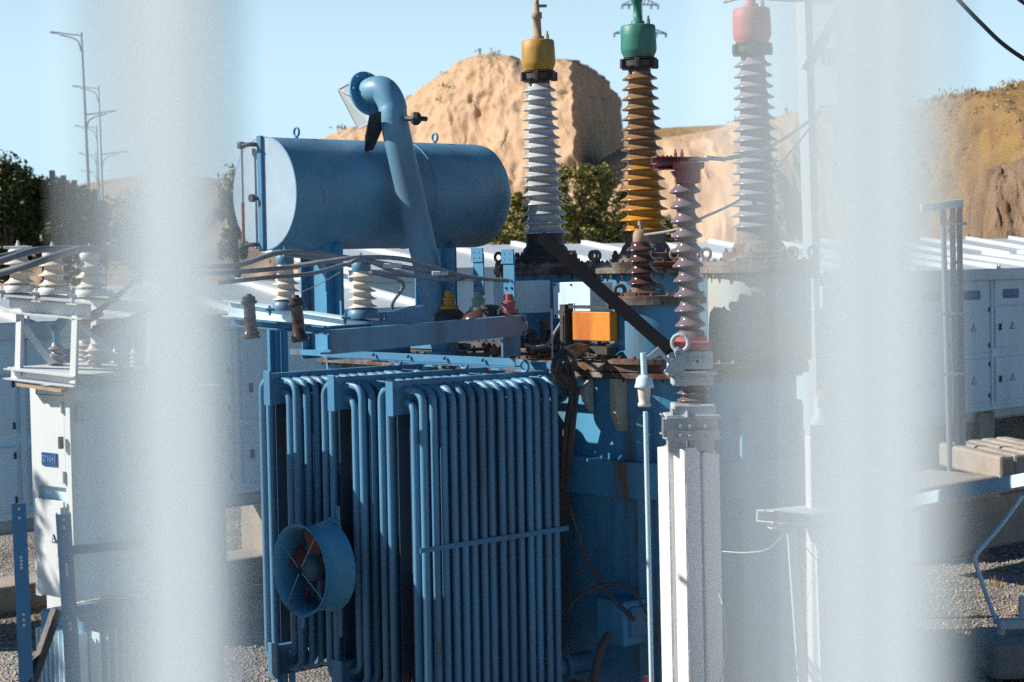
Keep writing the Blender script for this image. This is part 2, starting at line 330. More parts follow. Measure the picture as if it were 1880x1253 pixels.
def hill(name, m, prof, Y, foot, crest=None, nx=170, nt=60, amp=1.0, base=-1.0, cliff=2.2, seed=0, gul=0.35, roofback=0.25):
    def ip(tab, x):
        if x <= tab[0][0]: return tab[0][1]
        for (a, va), (c, vc) in zip(tab, tab[1:]):
            if x <= c:
                t = (x-a)/(c-a); return va+(vc-va)*t
        return tab[-1][1]
    x0, x1 = prof[0][0], prof[-1][0]; b = MB(); vs = []
    rows = nt+14
    for j in range(rows):
        for i in range(nx+1):
            px = x0+(x1-x0)*i/nx
            Yc = Y + (ip(crest, px) if crest else 0); c = W(px, ip(prof, px), Yc)
            fy = Yc - ip(foot, px)
            if j <= nt:
                t = j/nt; z = base+(c.z-base)*(1-(1-t)**cliff); y = fy+(Yc-fy)*t
            else:
                t = (j-nt)/13; z = c.z-(c.z-base)*t*t; y = Yc + abs(Yc-fy)*1.6*t
            edge = min(1, min(i, nx-i)/8)*min(1, (nt+2-min(j, nt))/10) if j <= nt else min(1, min(i, nx-i)/8)*0.2
            q = Vector((c.x*gul, z*gul*0.35+seed, y*0.05))
            d = noise.fractal(q, 1.0, 2.0, 5, noise_basis='PERLIN_ORIGINAL')
            e = noise.fractal(Vector((c.x*0.16+seed, z*0.2, 3.1)), 1.0, 2.0, 4, noise_basis='PERLIN_ORIGINAL')
            f = noise.fractal(Vector((c.x*1.3+seed, z*1.0, y*0.6)), 1.0, 2.0, 3, noise_basis='PERLIN_ORIGINAL')
            g = noise.fractal(Vector((c.x*1.1+z*0.12, z*0.10+seed, 7.7)), 1.0, 2.2, 5, noise_basis='PERLIN_ORIGINAL')
            y2 = y + edge*amp*(0.9*abs(d) + 1.2*e + 0.42*g + 0.16*f); x2 = c.x + edge*amp*0.3*f
            z2 = z + 0.05*amp*f*(1 if j > 2 else 0)
            h4 = noise.fractal(Vector((c.x*2.6+seed, z*0.9, y*1.2)), 0.7, 2.1, 4, noise_basis='PERLIN_ORIGINAL')
            y2 += edge*amp*(-0.07*(0.5-abs(h4))); z2 += (0.02*amp*h4 if j > 2 else 0)
            vs.append((x2, y2, z2))
    n = nx+1
    b.add(vs, [(j*n+i, j*n+i+1, (j+1)*n+i+1, (j+1)*n+i) for j in range(rows-1) for i in range(nx)], True)
    return struct(b.build(name, m))
hill('hill', M['farhill'], [(-150, 372), (60, 352), (150, 338), (250, 322), (330, 320), (440, 334), (560, 350), (700, 380)], 230, [(-150, 60), (700, 60)], amp=2.0, gul=0.05, cliff=1.3, nx=100, nt=30)
hill('hill', M['cliff'], [(520, 300), (605, 250), (640, 236), (700, 226), (752, 184), (800, 150), (845, 122), (880, 110), (935, 112), (970, 124), (1010, 118), (1050, 120), (1085, 132), (1118, 155), (1136, 185), (1142, 215), (1146, 300)],
     112, [(520, 4), (605, 7), (750, 14), (900, 19), (1035, 22), (1070, 17), (1130, 5), (1146, 1)], crest=[(520, 6), (900, 0), (1035, -4), (1146, 14)], amp=1.0, seed=4, cliff=3.0, nx=420, nt=150)
hill('hill', M['cliff'], [(1060, 330), (1110, 290), (1150, 268), (1210, 256), (1300, 243), (1340, 230), (1400, 222), (1470, 205), (1540, 205), (1640, 230), (1700, 260), (1760, 300)],
     98, [(1060, 10), (1300, 18), (1500, 18), (1760, 8)], amp=0.9, seed=9, cliff=2.6, nx=240)
hill('hill', M['scrub'], [(1080, 262), (1150, 240), (1250, 233), (1345, 229), (1420, 226), (1560, 240)], 150, [(1080, 14), (1560, 14)], amp=0.6, seed=19, cliff=1.5, nx=90, nt=24)
hill('hill', M['scrub'], [(1600, 250), (1660, 215), (1705, 185), (1760, 172), (1810, 168), (1850, 158), (1890, 150), (1960, 140), (2100, 150)],
     74, [(1600, 3), (1700, 8), (1790, 14), (1880, 18), (2100, 12)], crest=[(1600, 8), (1800, 0), (2100, 0)], amp=0.9, seed=31, cliff=1.9, nx=180, nt=70)
hill('hill', M['bluff'], [(1778, 430), (1786, 345), (1797, 318), (1812, 308), (1850, 300), (1880, 290), (1990, 282), (2080, 300)], 60, [(1778, 0.5), (1800, 2.5), (1880, 4), (2080, 4)], amp=0.45, seed=40, cliff=5, gul=2.4, nx=150, nt=50)

# dry scrub clinging to the hills
def scrub(o, n, size, m, lo=2.0, seed=1, cl=26):
    rnd = random.Random(seed); vs = [v.co for v in o.data.vertices if v.co.z > lo and v.normal.z > 0.25]; b = MB()
    for _ in range(n):
        c0 = rnd.choice(vs)
        if noise.noise(c0*0.12) < -0.05: continue
        s_ = size*rnd.uniform(0.4, 1.3)
        for k in range(cl):
            c = c0+Vector((rnd.gauss(0, s_*0.5), rnd.gauss(0, s_*0.5), abs(rnd.gauss(0, s_*0.3)))); a = Vector((rnd.gauss(0,1), rnd.gauss(0,1), rnd.gauss(0,1)+0.5)).normalized(); u = a.orthogonal().normalized(); l = s_*0.28*rnd.uniform(0.5, 1.3)
            b.add([c-u*l*0.4, c+a*l, c+u*l*0.4, c-a*l*0.5], [(0,1,2,3)])
    b.build('scrub', m, kind='stuff')
hills = [o for o in sc.objects if o.name.startswith('hill')]
M['dryleaf'] = leafmat('dry_scrub_leaves', (0.20, 0.16, 0.06), (0.36, 0.26, 0.10), (0.52, 0.36, 0.17))
scrub(hills[1], 45, 0.5, M['dryleaf'], 5.0, 2); scrub(hills[2], 30, 0.45, M['dryleaf'], 3.0, 3); scrub(hills[4], 420, 0.34, M['dryleaf'], 3.0, 4, 20)
def weeds():
    rnd = random.Random(8); b = MB()
    for _ in range(150):
        y = rnd.uniform(13.6, 26); px = rnd.choice([rnd.uniform(-20, 480), rnd.uniform(1650, 1900)]); x = (px-940)/F*y; g = Vector((x, y, gz(x, y)))
        for k in range(14):
            a = Vector((rnd.gauss(0, 0.5), rnd.gauss(0, 0.5), 1)).normalized(); l = rnd.uniform(0.04, 0.14); w_ = a.cross(Vector((rnd.gauss(0,1), rnd.gauss(0,1), 0))).normalized()*0.004; g2 = g+Vector((rnd.gauss(0, 0.03), rnd.gauss(0, 0.03), 0))
            b.add([g2-w_, g2+w_, g2+a*l], [(0,1,2)])
    b.build('dry_weeds', M['dryleaf'], kind='stuff')
weeds()

# ------------------------------------------------------------------ trees
def tree(name, label, px, pyt, Y, wpx, hpx, m, n=3800, leaf=0.10, group='trees beyond the yard', seed=1, lumps=11):
    rnd = random.Random(seed); top = W(px, pyt, Y); s = F/Y; w = wpx/s; h = hpx/s
    base = Vector((top.x, Y, 0)); t = thing(name, label, 'tree', base, group)
    b = MB(); cz = top.z-h*0.5
    b.tube([base, base+Vector((0.1, 0, cz*0.5)), Vector((top.x, Y, cz))], [0.16, 0.12, 0.06], 8)
    blobs = []
    for k in range(lumps):
        a = rnd.uniform(0, 6.28); rr = rnd.uniform(0.1, 0.5)*w; zz = cz+rnd.uniform(-0.42, 0.36)*h
        c = Vector((top.x+math.cos(a)*rr, Y+math.sin(a)*rr*0.7, zz)); rad = rnd.uniform(0.16, 0.30)*min(w, h)*(1.15-abs(zz-cz)/h)
        blobs.append((c, rad)); b.tube([Vector((top.x, Y, max(0.3, cz-h*0.35))), (c+Vector((top.x, Y, cz)))/2, c], [0.06, 0.035, 0.012], 5)
    blobs.append((Vector((top.x, Y, top.z-0.12*h)), 0.16*h))
    for k in range(26):
        c, rad = rnd.choice(blobs); a = Vector((rnd.gauss(0,1), rnd.gauss(0,0.6), rnd.gauss(0.5,0.8))).normalized(); b.tube([c, c+a*rad*1.0, c+a*rad*1.45+Vector((0,0,0.05))], [0.02, 0.012, 0.005], 4); blobs.append((c+a*rad*1.25, rad*0.28))
    b.build('trunk', M['bark'], t)
    f = MB()
    for i in range(n):
        c, rad = rnd.choice(blobs)
        d = Vector((rnd.gauss(0,1), rnd.gauss(0,1), rnd.gauss(0,1))).normalized(); q = c + d*rad*(rnd.random()**0.45)*rnd.uniform(0.75, 1.25)
        a = Vector((rnd.gauss(0,1), rnd.gauss(0,1), rnd.gauss(0,1))).normalized(); u = a.orthogonal().normalized(); l = leaf*rnd.uniform(0.6, 1.5)
        f.add([q-u*l*0.35, q+a*l, q+u*l*0.35, q-a*l*0.6], [(0,1,2,3)])
    f.build('crown', m, t)
tree('tree', 'dark green bushy tree at far left edge behind the kiosk roofs', 12, 286, 42, 120, 230, M['leafdark'], seed=3, n=13000, lumps=16)
tree('tree', 'dark green tree just right of the leftmost tree by iron fence', 75, 328, 42, 130, 180, M['leafdark'], seed=4, n=12000, lumps=15)
tree('tree', 'dull green bush behind the insulators left of the lamp posts', 150, 366, 40, 110, 150, M['leafdark'], seed=5, n=9000)
tree('tree', 'dull green bush between lamp posts and oil conservator tank', 250, 352, 46, 150, 150, M['leaf'], seed=6, n=4600)
tree('tree', 'grey green bush touching the left end of the conservator tank', 426, 312, 50, 60, 170, M['leaf'], seed=7, n=5600)
tree('tree', 'olive green tree between the white and the orange stained bushing', 1070, 302, 62, 215, 185, M['leaf'], seed=8, n=20000, lumps=22)
tree('tree', 'dusty olive bush between conservator tank and white bushing', 945, 352, 64, 110, 140, M['leaf'], seed=9, n=10000, lumps=14)
tree('tree', 'low olive bush at the foot of the mesa behind white bushing base', 1000, 390, 58, 150, 110, M['leaf'], seed=10, n=9000, lumps=14)
tree('tree', 'low yellow green bush right below conservator tank', 850, 430, 52, 150, 70, M['leaf'], seed=11, n=6000)
tree('tree', 'small dark bush right of the olive tree behind the plum insulator', 1225, 395, 66, 70, 70, M['leaf'], seed=12, n=1600)

# ------------------------------------------------------------------ distant lamps, pylon, iron fence
def lamp(label, x0, y0, x1, y1, Y, L_, ra=None):
    p = W(x0, y0, Y); q = W(x1, y1, Y); q0 = q + (q-p)*0.35; q0.z = max(0, q0.z); s = F/Y
    t = thing('street_lamp', label, 'street lamp', (q.x, q.y, 0), 'street lamps on the road')
    b = MB(); b.tube([Vector((q.x+(q.x-p.x)*0.2, Y, 0)), q, p], [0.08, 0.06, 0.035], 10); b.build('post', M['lamp'], t)
    def arm(side, ay, name):
        f = (ay-y0)/(y1-y0); c = W(x0+(x1-x0)*f, ay, Y); l = L_/s
        a = MB(); a.tube([c, c+Vector((side*l*0.45, 0, 0.04*l)), c+Vector((side*l, 0, 0.13*l))], 0.025, 8)
        a.tube(curve_pts([c+Vector((side*0.03, 0, -0.55*l)), c+Vector((side*0.12*l, 0, -0.22*l)), c+Vector((side*0.35*l, 0, -0.08*l)), c+Vector((side*0.75*l, 0, 0.02*l))], 5), 0.025, 6)
        o = a.build('arm', M['lamp'], t)
        k = MB(); k.beam(c+Vector((side*l*0.78, 0, 0.08*l)), c+Vector((side*l*1.08, 0, 0.12*l)), 0.16, 0.06, bev=0.02); k.build('lamp_head', M['lamp'], o)
    arm(-1, y0+5, 'a')
    if ra: arm(1, ra, 'b')
lamp('tallest grey street lamp with two arms at left', 150, 60, 165, 380, 62, 53, 211)
lamp('second tallest street lamp right behind the tallest one', 182, 158, 190, 372, 92, 45, 284)
lamp('third street lamp whose single arm shows under the second arm', 178, 230, 184, 372, 125, 38)
lamp('fourth street lamp, a tiny one near the hill line', 177, 280, 182, 374, 165, 31)
lamp('farthest and lowest street lamp in the row at left', 178, 311, 181, 374, 200, 27)

def pylon():
    Y = 210; s = F/Y
    def Q(px, py, dy=0): return W(px, py, Y)+Vector((0, dy, 0))
    t = thing('power_pylon', 'distant lattice power pylon behind the green capped bushing', 'pylon', (W(1177, 300, Y).x, Y, 0))
    b = MB(); r = 0.07
    lv = [(-60, 3), (8, 3.5), (60, 5), (110, 8), (170, 13), (240, 20), (420, 34)]
    cx = lambda y: 1174+(y/420.0)*4
    for (ya, wa), (yb, wb) in zip(lv, lv[1:]):
        for dy in (-1, 1):
            for sx in (-1, 1):
                b.tube([Q(cx(ya)+sx*wa, ya, dy*wa/s), Q(cx(yb)+sx*wb, yb, dy*wb/s)], r, 5)
            b.tube([Q(cx(ya)-wa, ya, dy*wa/s), Q(cx(yb)+wb, yb, dy*wb/s)], r*0.6, 5); b.tube([Q(cx(ya)+wa, ya, dy*wa/s), Q(cx(yb)-wb, yb, dy*wb/s)], r*0.6, 5)
    b.build('tower_body', M['lamp'], t)
    for y, hw in ((60, 49), (8, 34)):
        a = MB()
        for sx in (-1, 1):
            a.tube([Q(1175, y), Q(1175+sx*hw, y+2)], 0.09, 5); a.tube([Q(1175, y-16), Q(1175+sx*hw, y+2)], 0.06, 5)
            for k in range(5):
                f = k/5; a.tube([Q(1175+sx*hw*f, y+2*f), Q(1175+sx*hw*(f+0.1), y-16*(1-f-0.1))], 0.05, 4)
            for k in (0.6, 0.97): a.tube([Q(1175+sx*hw*k, y+2), Q(1175+sx*hw*k, y+9)], 0.14, 6)
        a.build('crossarm', M['lamp'], t)
pylon()
p = W(881, 110, 112); hp = MB(); hp.tube([p-Z*1.2, p+Z*0.62], 0.075, 8); hp.box(p+Z*0.64, 0.2, 0.2, 0.06)
tag(hp.build('marker_post', M['lamp']), 'small post standing on top of the sandy mesa', 'post')
def ironfence():
    Y = 38; a = W(96, 322, Y); e = W(175, 356, Y+3)
    t = thing('iron_fence', 'dark iron railing running down behind the left trees', 'fence', (a.x, a.y, 0))
    r = MB(); r.tube([a-Z*0.05, e-Z*0.05], 0.03, 6); r.tube([a-Z*0.75, e-Z*0.75], 0.03, 6); r.build('rail', M['blackwire'], t)
    for k in range(5):
        c = a.lerp(e, k/4); q = MB(); q.box(Vector((c.x, c.y, c.z/2+0.05)), 0.10, 0.10, c.z+0.1); q.build('post', M['blackwire'], t)
    for k in range(24):
        c = a.lerp(e, (k+0.5)/24); q = MB(); q.box(c-Z*0.4, 0.025, 0.025, 0.85); q.build('baluster', M['blackwire'], t)
ironfence()

# ------------------------------------------------------------------ lettering
def text(word, c, X, N_, size, parent, name='lettering', m=None):
    cu = bpy.data.curves.new(name, 'FONT'); cu.body = word; cu.size = size; cu.extrude = 0.001; cu.align_x = 'CENTER'; cu.align_y = 'CENTER'
    o = bpy.data.objects.new('tmp', cu); sc.collection.objects.link(o)
    dg = bpy.context.evaluated_depsgraph_get(); me = bpy.data.meshes.new_from_object(o.evaluated_get(dg)); bpy.data.objects.remove(o)
    X = Vector(X).normalized(); N_ = Vector(N_).normalized(); Yv = N_.cross(X); mm = frame(Vector(c), X, Yv, N_)
    b = MB(); b.add([mm @ v.co for v in me.vertices], [tuple(p.vertices) for p in me.polygons]); bpy.data.meshes.remove(me)
    return b.build(name, m or M['signtext'], parent)
def warn(c, X, N_, s, parent):
    X = Vector(X).normalized(); N_ = Vector(N_).normalized()
    b = MB(); c = Vector(c)
    def tri(k, o): return [c+N_*o-X*k*0.5-Z*k*0.3, c+N_*o+X*k*0.5-Z*k*0.3, c+N_*o+Z*k*0.55]
    b.poly(tri(s, 0.001), N_*0.003); o = b.build('warning_sign', M['blackwire'], parent)
    g = MB(); g.poly(tri(s*0.72, 0.005), N_*0.002); g.build('sign_field', M['panel'], o)
    bo = MB(); bo.poly([c+N_*0.008+X*s*q[0]+Z*s*q[1] for q in ((0.03, 0.26), (-0.08, 0.0), (0.0, 0.0), (-0.03, -0.17), (0.09, 0.07), (0.01, 0.07))], N_*0.001); bo.build('bolt_symbol', M['blackwire'], o)

# ------------------------------------------------------------------ switchgear kiosks
def kiosk(name, label, corner, length, depth, zb, ze, zr, mod, signs, plinth=True, endwall=True, ribs=True):
    c = Vector((corner[0], corner[1], 0)); t = thing(name, label, 'kiosk', c)
    mid = c+U*length/2+V*depth/2
    b = MB(); b.box(mid+Z*(zb+ze)/2, length, depth, ze-zb, U, V); b.build('wall', M['panel'], t)
    b = MB(); n = max(1, round(length/mod))
    # panel frames standing proud of the wall
    for k in range(n+1):
        b.box(c+U*(length*k/n)-V*0.012+Z*(zb+ze)/2, 0.05, 0.024, ze-zb-0.04, U, V)
    for zz in (zb+0.03, ze-0.05): b.box(c+U*length/2-V*0.008+Z*zz, length, 0.016, 0.06, U, V)
    b.build('frame', M['panel'], t)
    r = MB(); ov = 0.12
    A = c-U*ov-V*ov+Z*ze; B = c+U*(length+ov)-V*ov+Z*ze; C_ = c+U*(length+ov)+V*(depth+ov)+Z*zr; D = c-U*ov+V*(depth+ov)+Z*zr
    r.poly([A, B, C_, D], Z*0.05); r.box(c+U*length/2-V*(ov+0.005)+Z*(ze-0.03), length+2*ov, 0.012, 0.13, U, V)
    rf = r.build('roof', M['roof'], t)
    if ribs:
        for k in range(n+1):
            q = MB(); sl = (C_-B)
            for dx in (-0.03, 0.03):
                p0 = c+U*(length*k/n+dx)-V*ov+Z*(ze+0.075); q.beam(p0, p0+sl, 0.028, 0.05)
            q.build('roof_rib', M['white'], rf)
    for k in range(n):
        w = length/n; x0 = c+U*(w*k+0.06); hh = ze-zb
        upper = MB(); upper.box(x0+U*(w-0.12)/2-V*0.010+Z*(zb+hh*0.86), w-0.12, 0.02, hh*0.2, U, V, bev=0.004); upper.build('hatch', M['panel'], t)
        for (zc, zh) in ((0.60, 0.36 if k % 2 else 0.30), (0.22, 0.32)):
            d = MB(); d.box(x0+U*(w-0.12)/2-V*0.014+Z*(zb+hh*zc), w-0.14, 0.028, hh*zh, U, V, bev=0.006)
            dr = d.build('door', M['panel'], t)
            g = MB(); g.box(x0+U*0.10-V*0.04+Z*(zb+hh*zc), 0.03, 0.03, 0.09, U, V, bev=0.006); g.build('handle', M['blackwire'], dr)
            for hz in (-0.36, 0.36):
                g = MB(); g.cyl(x0+U*(w-0.15)-V*0.035+Z*(zb+hh*(zc+zh*hz)-0.03), x0+U*(w-0.15)-V*0.035+Z*(zb+hh*(zc+zh*hz)+0.03), 0.012, 8); g.build('hinge', M['blackwire'], dr)
            if k in signs: warn(x0+U*w*0.45-V*0.029+Z*(zb+hh*zc), U, -V, 0.12, dr)
        if k in signs:
            s = MB(); s.box(x0+U*w*0.42-V*0.024+Z*(zb+hh*0.84), 0.36, 0.008, 0.12, U, V); so = s.build('sign_plate', M['signblue'], t)
            text(signs[k], x0+U*w*0.42-V*0.029+Z*(zb+hh*0.84), U, -V, 0.10, so)
    if plinth:
        for k in range(0, n+1, 2):
            q = MB(); q.box(c+U*(length*k/n)+V*depth/2+Z*(zb/2-0.02), 0.35, depth*0.9, zb-0.04, U, V, bev=0.02); q.build('plinth', M['rawcon'], t)
        q = MB(); q.channel(c+U*0.02+V*0.1+Z*(zb-0.075), c+U*(length-0.02)+V*0.1+Z*(zb-0.075), 0.06, 0.13); q.build('base_rail', M['galv'], t)
    return t
kiosk('switchgear_kiosk', 'pale blue outdoor switchgear kiosk with blue signs at right edge', (6.0-UX*3.1, 23.8-UY*3.1), 6.3, 1.2, 1.14, 2.97, 3.16, 0.9, {2: 'ЯЧЕЙКА', 3: 'ЯЧЕЙКА', 4: 'ЯЧЕЙКА', 5: 'ЯЧЕЙКА'})
kiosk('switchgear_kiosk', 'long pale kiosk with white roof running behind the blue transformer', (-1.81, 20.5), 15.6, 1.5, 1.0, 3.12, 3.40, 1.3, {})
kiosk('switchgear_kiosk', 'pale kiosk with white ribbed roof behind the left cabinet', (W(-190, 600, 15.4).x, 15.4), 5.6, 1.5, 1.03, 2.74, 3.02, 1.15, {0: 'ЯЧЕЙКА', 1: 'СЕКЦИЯ'})

# ------------------------------------------------------------------ insulator profiles
def shed_profile(z0, z1, n, rc0, rc1, rs0, rs1, sharp=0.3, droop=0.5):
    # rc core radius bottom/top, rs shed radius bottom/top
    out = [(rc0, z0)]; p = (z1-z0)/n
    for k in range(n):
        f = (k+0.5)/n; rc = rc0+(rc1-rc0)*f; rs = rs0+(rs1-rs0)*f; zb = z0+p*k
        out += [(rc, zb+p*0.12), (rc+(rs-rc)*0.25, zb+p*0.16), (rs*0.985, zb+p*(0.16+0.02)), (rs, zb+p*0.24), (rs*0.985, zb+p*0.30),
                (rc+(rs-rc)*0.70, zb+p*0.40), (rc+(rs-rc)*0.34, zb+p*0.52), (rc+(rs-rc)*0.09, zb+p*0.68), (rc, zb+p*0.9)]
    out.append((rc1, z1)); return out
def round_profile(z0, z1, n, rc, rs):
    out = [(rc, z0)]; p = (z1-z0)/n
    for k in range(n):
        zb = z0+p*k
        out += [(rc, zb+p*0.10), (rc+(rs-rc)*0.55, zb+p*0.17), (rs*0.96, zb+p*0.21), (rs, zb+p*0.28), (rs*0.96, zb+p*0.36), (rc+(rs-rc)*0.7, zb+p*0.46), (rc+(rs-rc)*0.32, zb+p*0.60), (rc+(rs-rc)*0.08, zb+p*0.78)]
    out.append((rc, z1)); return out

# ================================================================== THE TRANSFORMER
tr = thing('power_transformer', 'big blue grey oil transformer with tube radiators, conservator tank and tall bushings', 'transformer', T(2.4, 1.3, 0))
ZC = 2.57                                    # top of the cover
TA, TB_, TR = 2.40, -0.30, 0.80              # tank centre line a, b of the round end, half width
def tank_outline(r, n=20, bfar=3.0):
    pts = [(TA-r, bfar)]
    for k in range(n+1):
        an = math.pi*k/n; pts.append((TA-r*math.cos(an), TB_-r*math.sin(an)))
    pts.append((TA+r, bfar)); return pts
b = MB(); o_ = tank_outline(TR-0.06)
b.poly([T(a, bb, 0.35) for a, bb in o_], Z*(ZC-0.10-0.35)); b.build('tank', M['tank'], tr)
b = MB()
b.poly([T(a, bb, ZC-0.095) for a, bb in tank_outline(TR+0.03)], Z*0.035)
b.poly([T(a, bb, ZC-0.052) for a, bb in tank_outline(TR+0.02)], Z*0.052)
on = tank_outline(TR-0.02, 22)
def walk(pts, step):
    out = []; acc = 0
    for (a0, b0), (a1, b1) in zip(pts, pts[1:]):
        L_ = math.hypot(a1-a0, b1-b0); k = acc
        while k < L_: out.append((a0+(a1-a0)*k/L_, b0+(b1-b0)*k/L_)); k += step
        acc = k-L_
    return out
for a, bb in walk(on, 0.095): b.bolt(T(a, bb, ZC), r=0.014, h=0.022); b.bolt(T(a, bb, ZC-0.095), -Z, 0.012, 0.03)
b.build('cover_flange', M['rim'], tr)
b = MB()                                     # belt round the tank and ribs
ob = tank_outline(TR+0.05); b.poly([T(a, bb, 1.68) for a, bb in ob], Z*0.24)
for (a, bb) in ((1.70, -0.55), (2.15, -1.03), (2.7, -1.0), (3.05, -0.7)):
    c = T(a, bb, 0); d = (T(TA, TB_, 0)-c).normalized(); b.box(c+d*0.02+Z*1.3, 0.10, 0.12, 1.9, d.cross(Z), d)
b.build('stiffener', M['tank'], tr)
b = MB(); d = T(1.75, -0.55, 0); b.poly([T(1.56, -0.36, ZC-0.1), T(1.56, -0.36, ZC-0.34), T(1.62, -0.36, ZC-0.45), T(1.70, -0.36, ZC-0.45), T(1.72, -0.36, ZC-0.1)], -V*0.05)
b.poly([T(1.62, -0.10, ZC-0.1), T(1.53, -0.10, ZC-0.18), T(1.55, -0.10, ZC-0.26), T(1.62, -0.10, ZC-0.34)], -V*0.04)
b.build('lifting_lug', M['turret3'], tr)
b = MB(); b.box(T(1.62, -0.44, 0.86), 0.34, 0.26, 0.30, U, V, bev=0.015); b.build('valve_box', M['tank'], tr)
b = MB(); b.box(T(1.60, -0.58, 0.87), 0.20, 0.03, 0.20, U, V, bev=0.01); b.build('valve_box', M['blue'], tr)
b = MB(); b.box(T(2.4, 1.0, 0.2), 1.2, 3.6, 0.28, U, V); b.build('skid', M['black'], tr)

# ---- radiators
def tube_path(a, b0, side, bt, zt, zb, rad, dz=0):
    # from the upper header out, round the bend, down, round and back to the lower header
    pts = [T(a, b0, zt)]; bo = b0+side*bt
    for k in range(7):
        an = math.pi/2*k/6; pts.append(T(a, bo-side*rad*(1-math.sin(an)), zt-rad*(1-math.cos(an))))
    for k in range(7):
        an = math.pi/2*k/6; pts.append(T(a, bo-side*rad*(1-math.cos(an)), zb+rad*(1-math.sin(an))))
    pts.append(T(a, b0, zb)); return pts
NT = 15; PITCHT = 0.0795; TUBE = 0.0245
def radiator(a0, b0, dzb=0.0, label=None, dz=0.0, bar=False):
    zl = 0.56+dzb
    r = MB(); ztop = 2.53+dz
    r.box(T(a0+0.66, b0, ztop-0.105), 1.32, 0.055, 0.21, U, V, bev=0.006); rad = r.build('radiator', M['blue'], tr, label)
    def sub(mb, nm, m=M['blue'], kind=None): return mb.build(nm, m, rad, kind=kind)
    r = MB(); r.box(T(a0-0.008, b0, ztop-0.10), 0.016, 0.075, 0.235, U, V, bev=0.003); sub(r, 'end_plate', M['bluesteel'])
    r = MB(); r.box(T(a0+0.66, b0, zl), 1.32, 0.055, 0.21, U, V, bev=0.006); r.box(T(a0-0.01, b0, zl), 0.02, 0.11, 0.24, U, V, bev=0.003); sub(r, 'lower_header')
    rest = MB()
    for k in range(NT):
        a = a0+0.085+PITCHT*k
        for side in (-1, 1):
            for outer in (1, 0):
                p = tube_path(a+random.uniform(-0.004, 0.004), b0, side, (0.205 if outer else 0.125)+random.uniform(-0.005, 0.005), ztop-(0.055 if outer else 0.135)+random.uniform(-0.004, 0.004), zl-0.04 if outer else zl+0.04, 0.085 if outer else 0.075)
                if (side == -1 and outer) or k < 1:
                    q = MB(); q.tube(p, TUBE, 12, cap=False); sub(q, 'tube')
                else: rest.tube(p, TUBE, 10, cap=False)
    sub(rest, 'tube_bank', kind='stuff')
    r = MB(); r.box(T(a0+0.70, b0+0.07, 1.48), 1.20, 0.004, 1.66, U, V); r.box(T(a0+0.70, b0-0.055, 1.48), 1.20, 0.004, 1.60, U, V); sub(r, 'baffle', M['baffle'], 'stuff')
    r = MB()
    if bar: r.beam(T(a0+0.02, b0-0.236, 1.49), T(a0+0.085+PITCHT*NT, b0-0.236, 1.49), 0.008, 0.032)
    else: r.beam(T(a0+0.3, b0-0.236, 1.49), T(a0+0.085+PITCHT*NT, b0-0.236, 1.49), 0.006, 0.018)
    sub(r, 'clamp_bar', M['bluesteel'])
    for aa in (1.12,):
        r = MB(); r.torus(T(a0+aa, b0, ztop+0.035), U, 0.038, 0.011, 16, 6); sub(r, 'lifting_eye')
radiator(0.0, 0.0, dzb=-0.17, bar=True); radiator(0.0, 0.62); radiator(0.0, 1.36)
for bb in (0.0, 0.62, 1.36):
    for zz in (2.41, 0.50):
        b = MB(); b.cyl(T(1.30, bb, zz), T(1.66, bb, zz), 0.07, 16); b.lathe([(0.11, 0), (0.11, 0.03)], axis_frame(T(1.40, bb, zz), U), 20, False); b.build('radiator_pipe', M['blue'], tr)
b = MB()                                     # angles tying the radiator tops
b.angle(T(0.95, -0.1, 2.575), T(0.95, 2.0, 2.575), 0.05, 0.008, U, Z); b.angle(T(1.30, -0.25, 2.53), T(1.30, 1.9, 2.53), 0.05, 0.008, U, Z)
for bb in (0.2, 0.6, 1.0, 1.4): b.bolt(T(0.93, bb, 2.61), -U, 0.013, 0.02)
b.build('tie_angle', M['bluesteel'], tr)
# ---- fan
fc = T(-0.30, 0.60, 1.31)
fn = MB(); R1 = 0.285
fn.lathe([(R1*1.05, -0.01), (R1*1.04, 0.0), (R1*0.97, 0.03), (R1*0.96, 0.20), (R1*1.03, 0.215), (R1*1.03, 0.225), (R1*0.93, 0.225), (R1*0.93, 0.03), (R1*0.99, 0.0), (R1*1.03, -0.01), (R1*1.05, -0.01)], axis_frame(fc, U), 48, cap=False)
fan = fn.build('cooling_fan', M['tank'], tr, 'drum shaped blue cooling fan clamped before the radiator tubes')
q = MB()
for k in range(4):
    an = R(35+90*k); s_ = V*math.cos(an)+Z*math.sin(an); q.tube([fc+U*0.0+s_*0.03, fc+U*0.01+s_*R1*1.0], 0.004, 6)
q.build('guard', M['wire'], fan)
q = MB(); q.lathe([(0.02, -0.02), (0.07, 0.0), (0.085, 0.03), (0.085, 0.2), (0.05, 0.22)], axis_frame(fc+U*0.06, U), 20); q.build('motor', M['hub'], fan)
for k in range(5):
    an = R(15+72*k); s_ = V*math.cos(an)+Z*math.sin(an); t_ = (-V*math.sin(an)+Z*math.cos(an)+U*0.55).normalized()
    q = MB(); q.poly([fc+U*0.12+s_*0.08-t_*0.03, fc+U*0.12+s_*0.24-t_*0.075, fc+U*0.12+s_*0.25+t_*0.07, fc+U*0.12+s_*0.08+t_*0.03], U*0.004); q.build('blade', M['blade'], fan)
q = MB(); q.beam(fc+V*0.31+U*0.23+Z*0.25, fc+V*0.31+U*0.23-Z*0.45, 0.03, 0.01, U); q.beam(fc-V*0.1+U*0.235+Z*0.40, fc-V*0.1+U*0.235-Z*0.45, 0.03, 0.01, U)
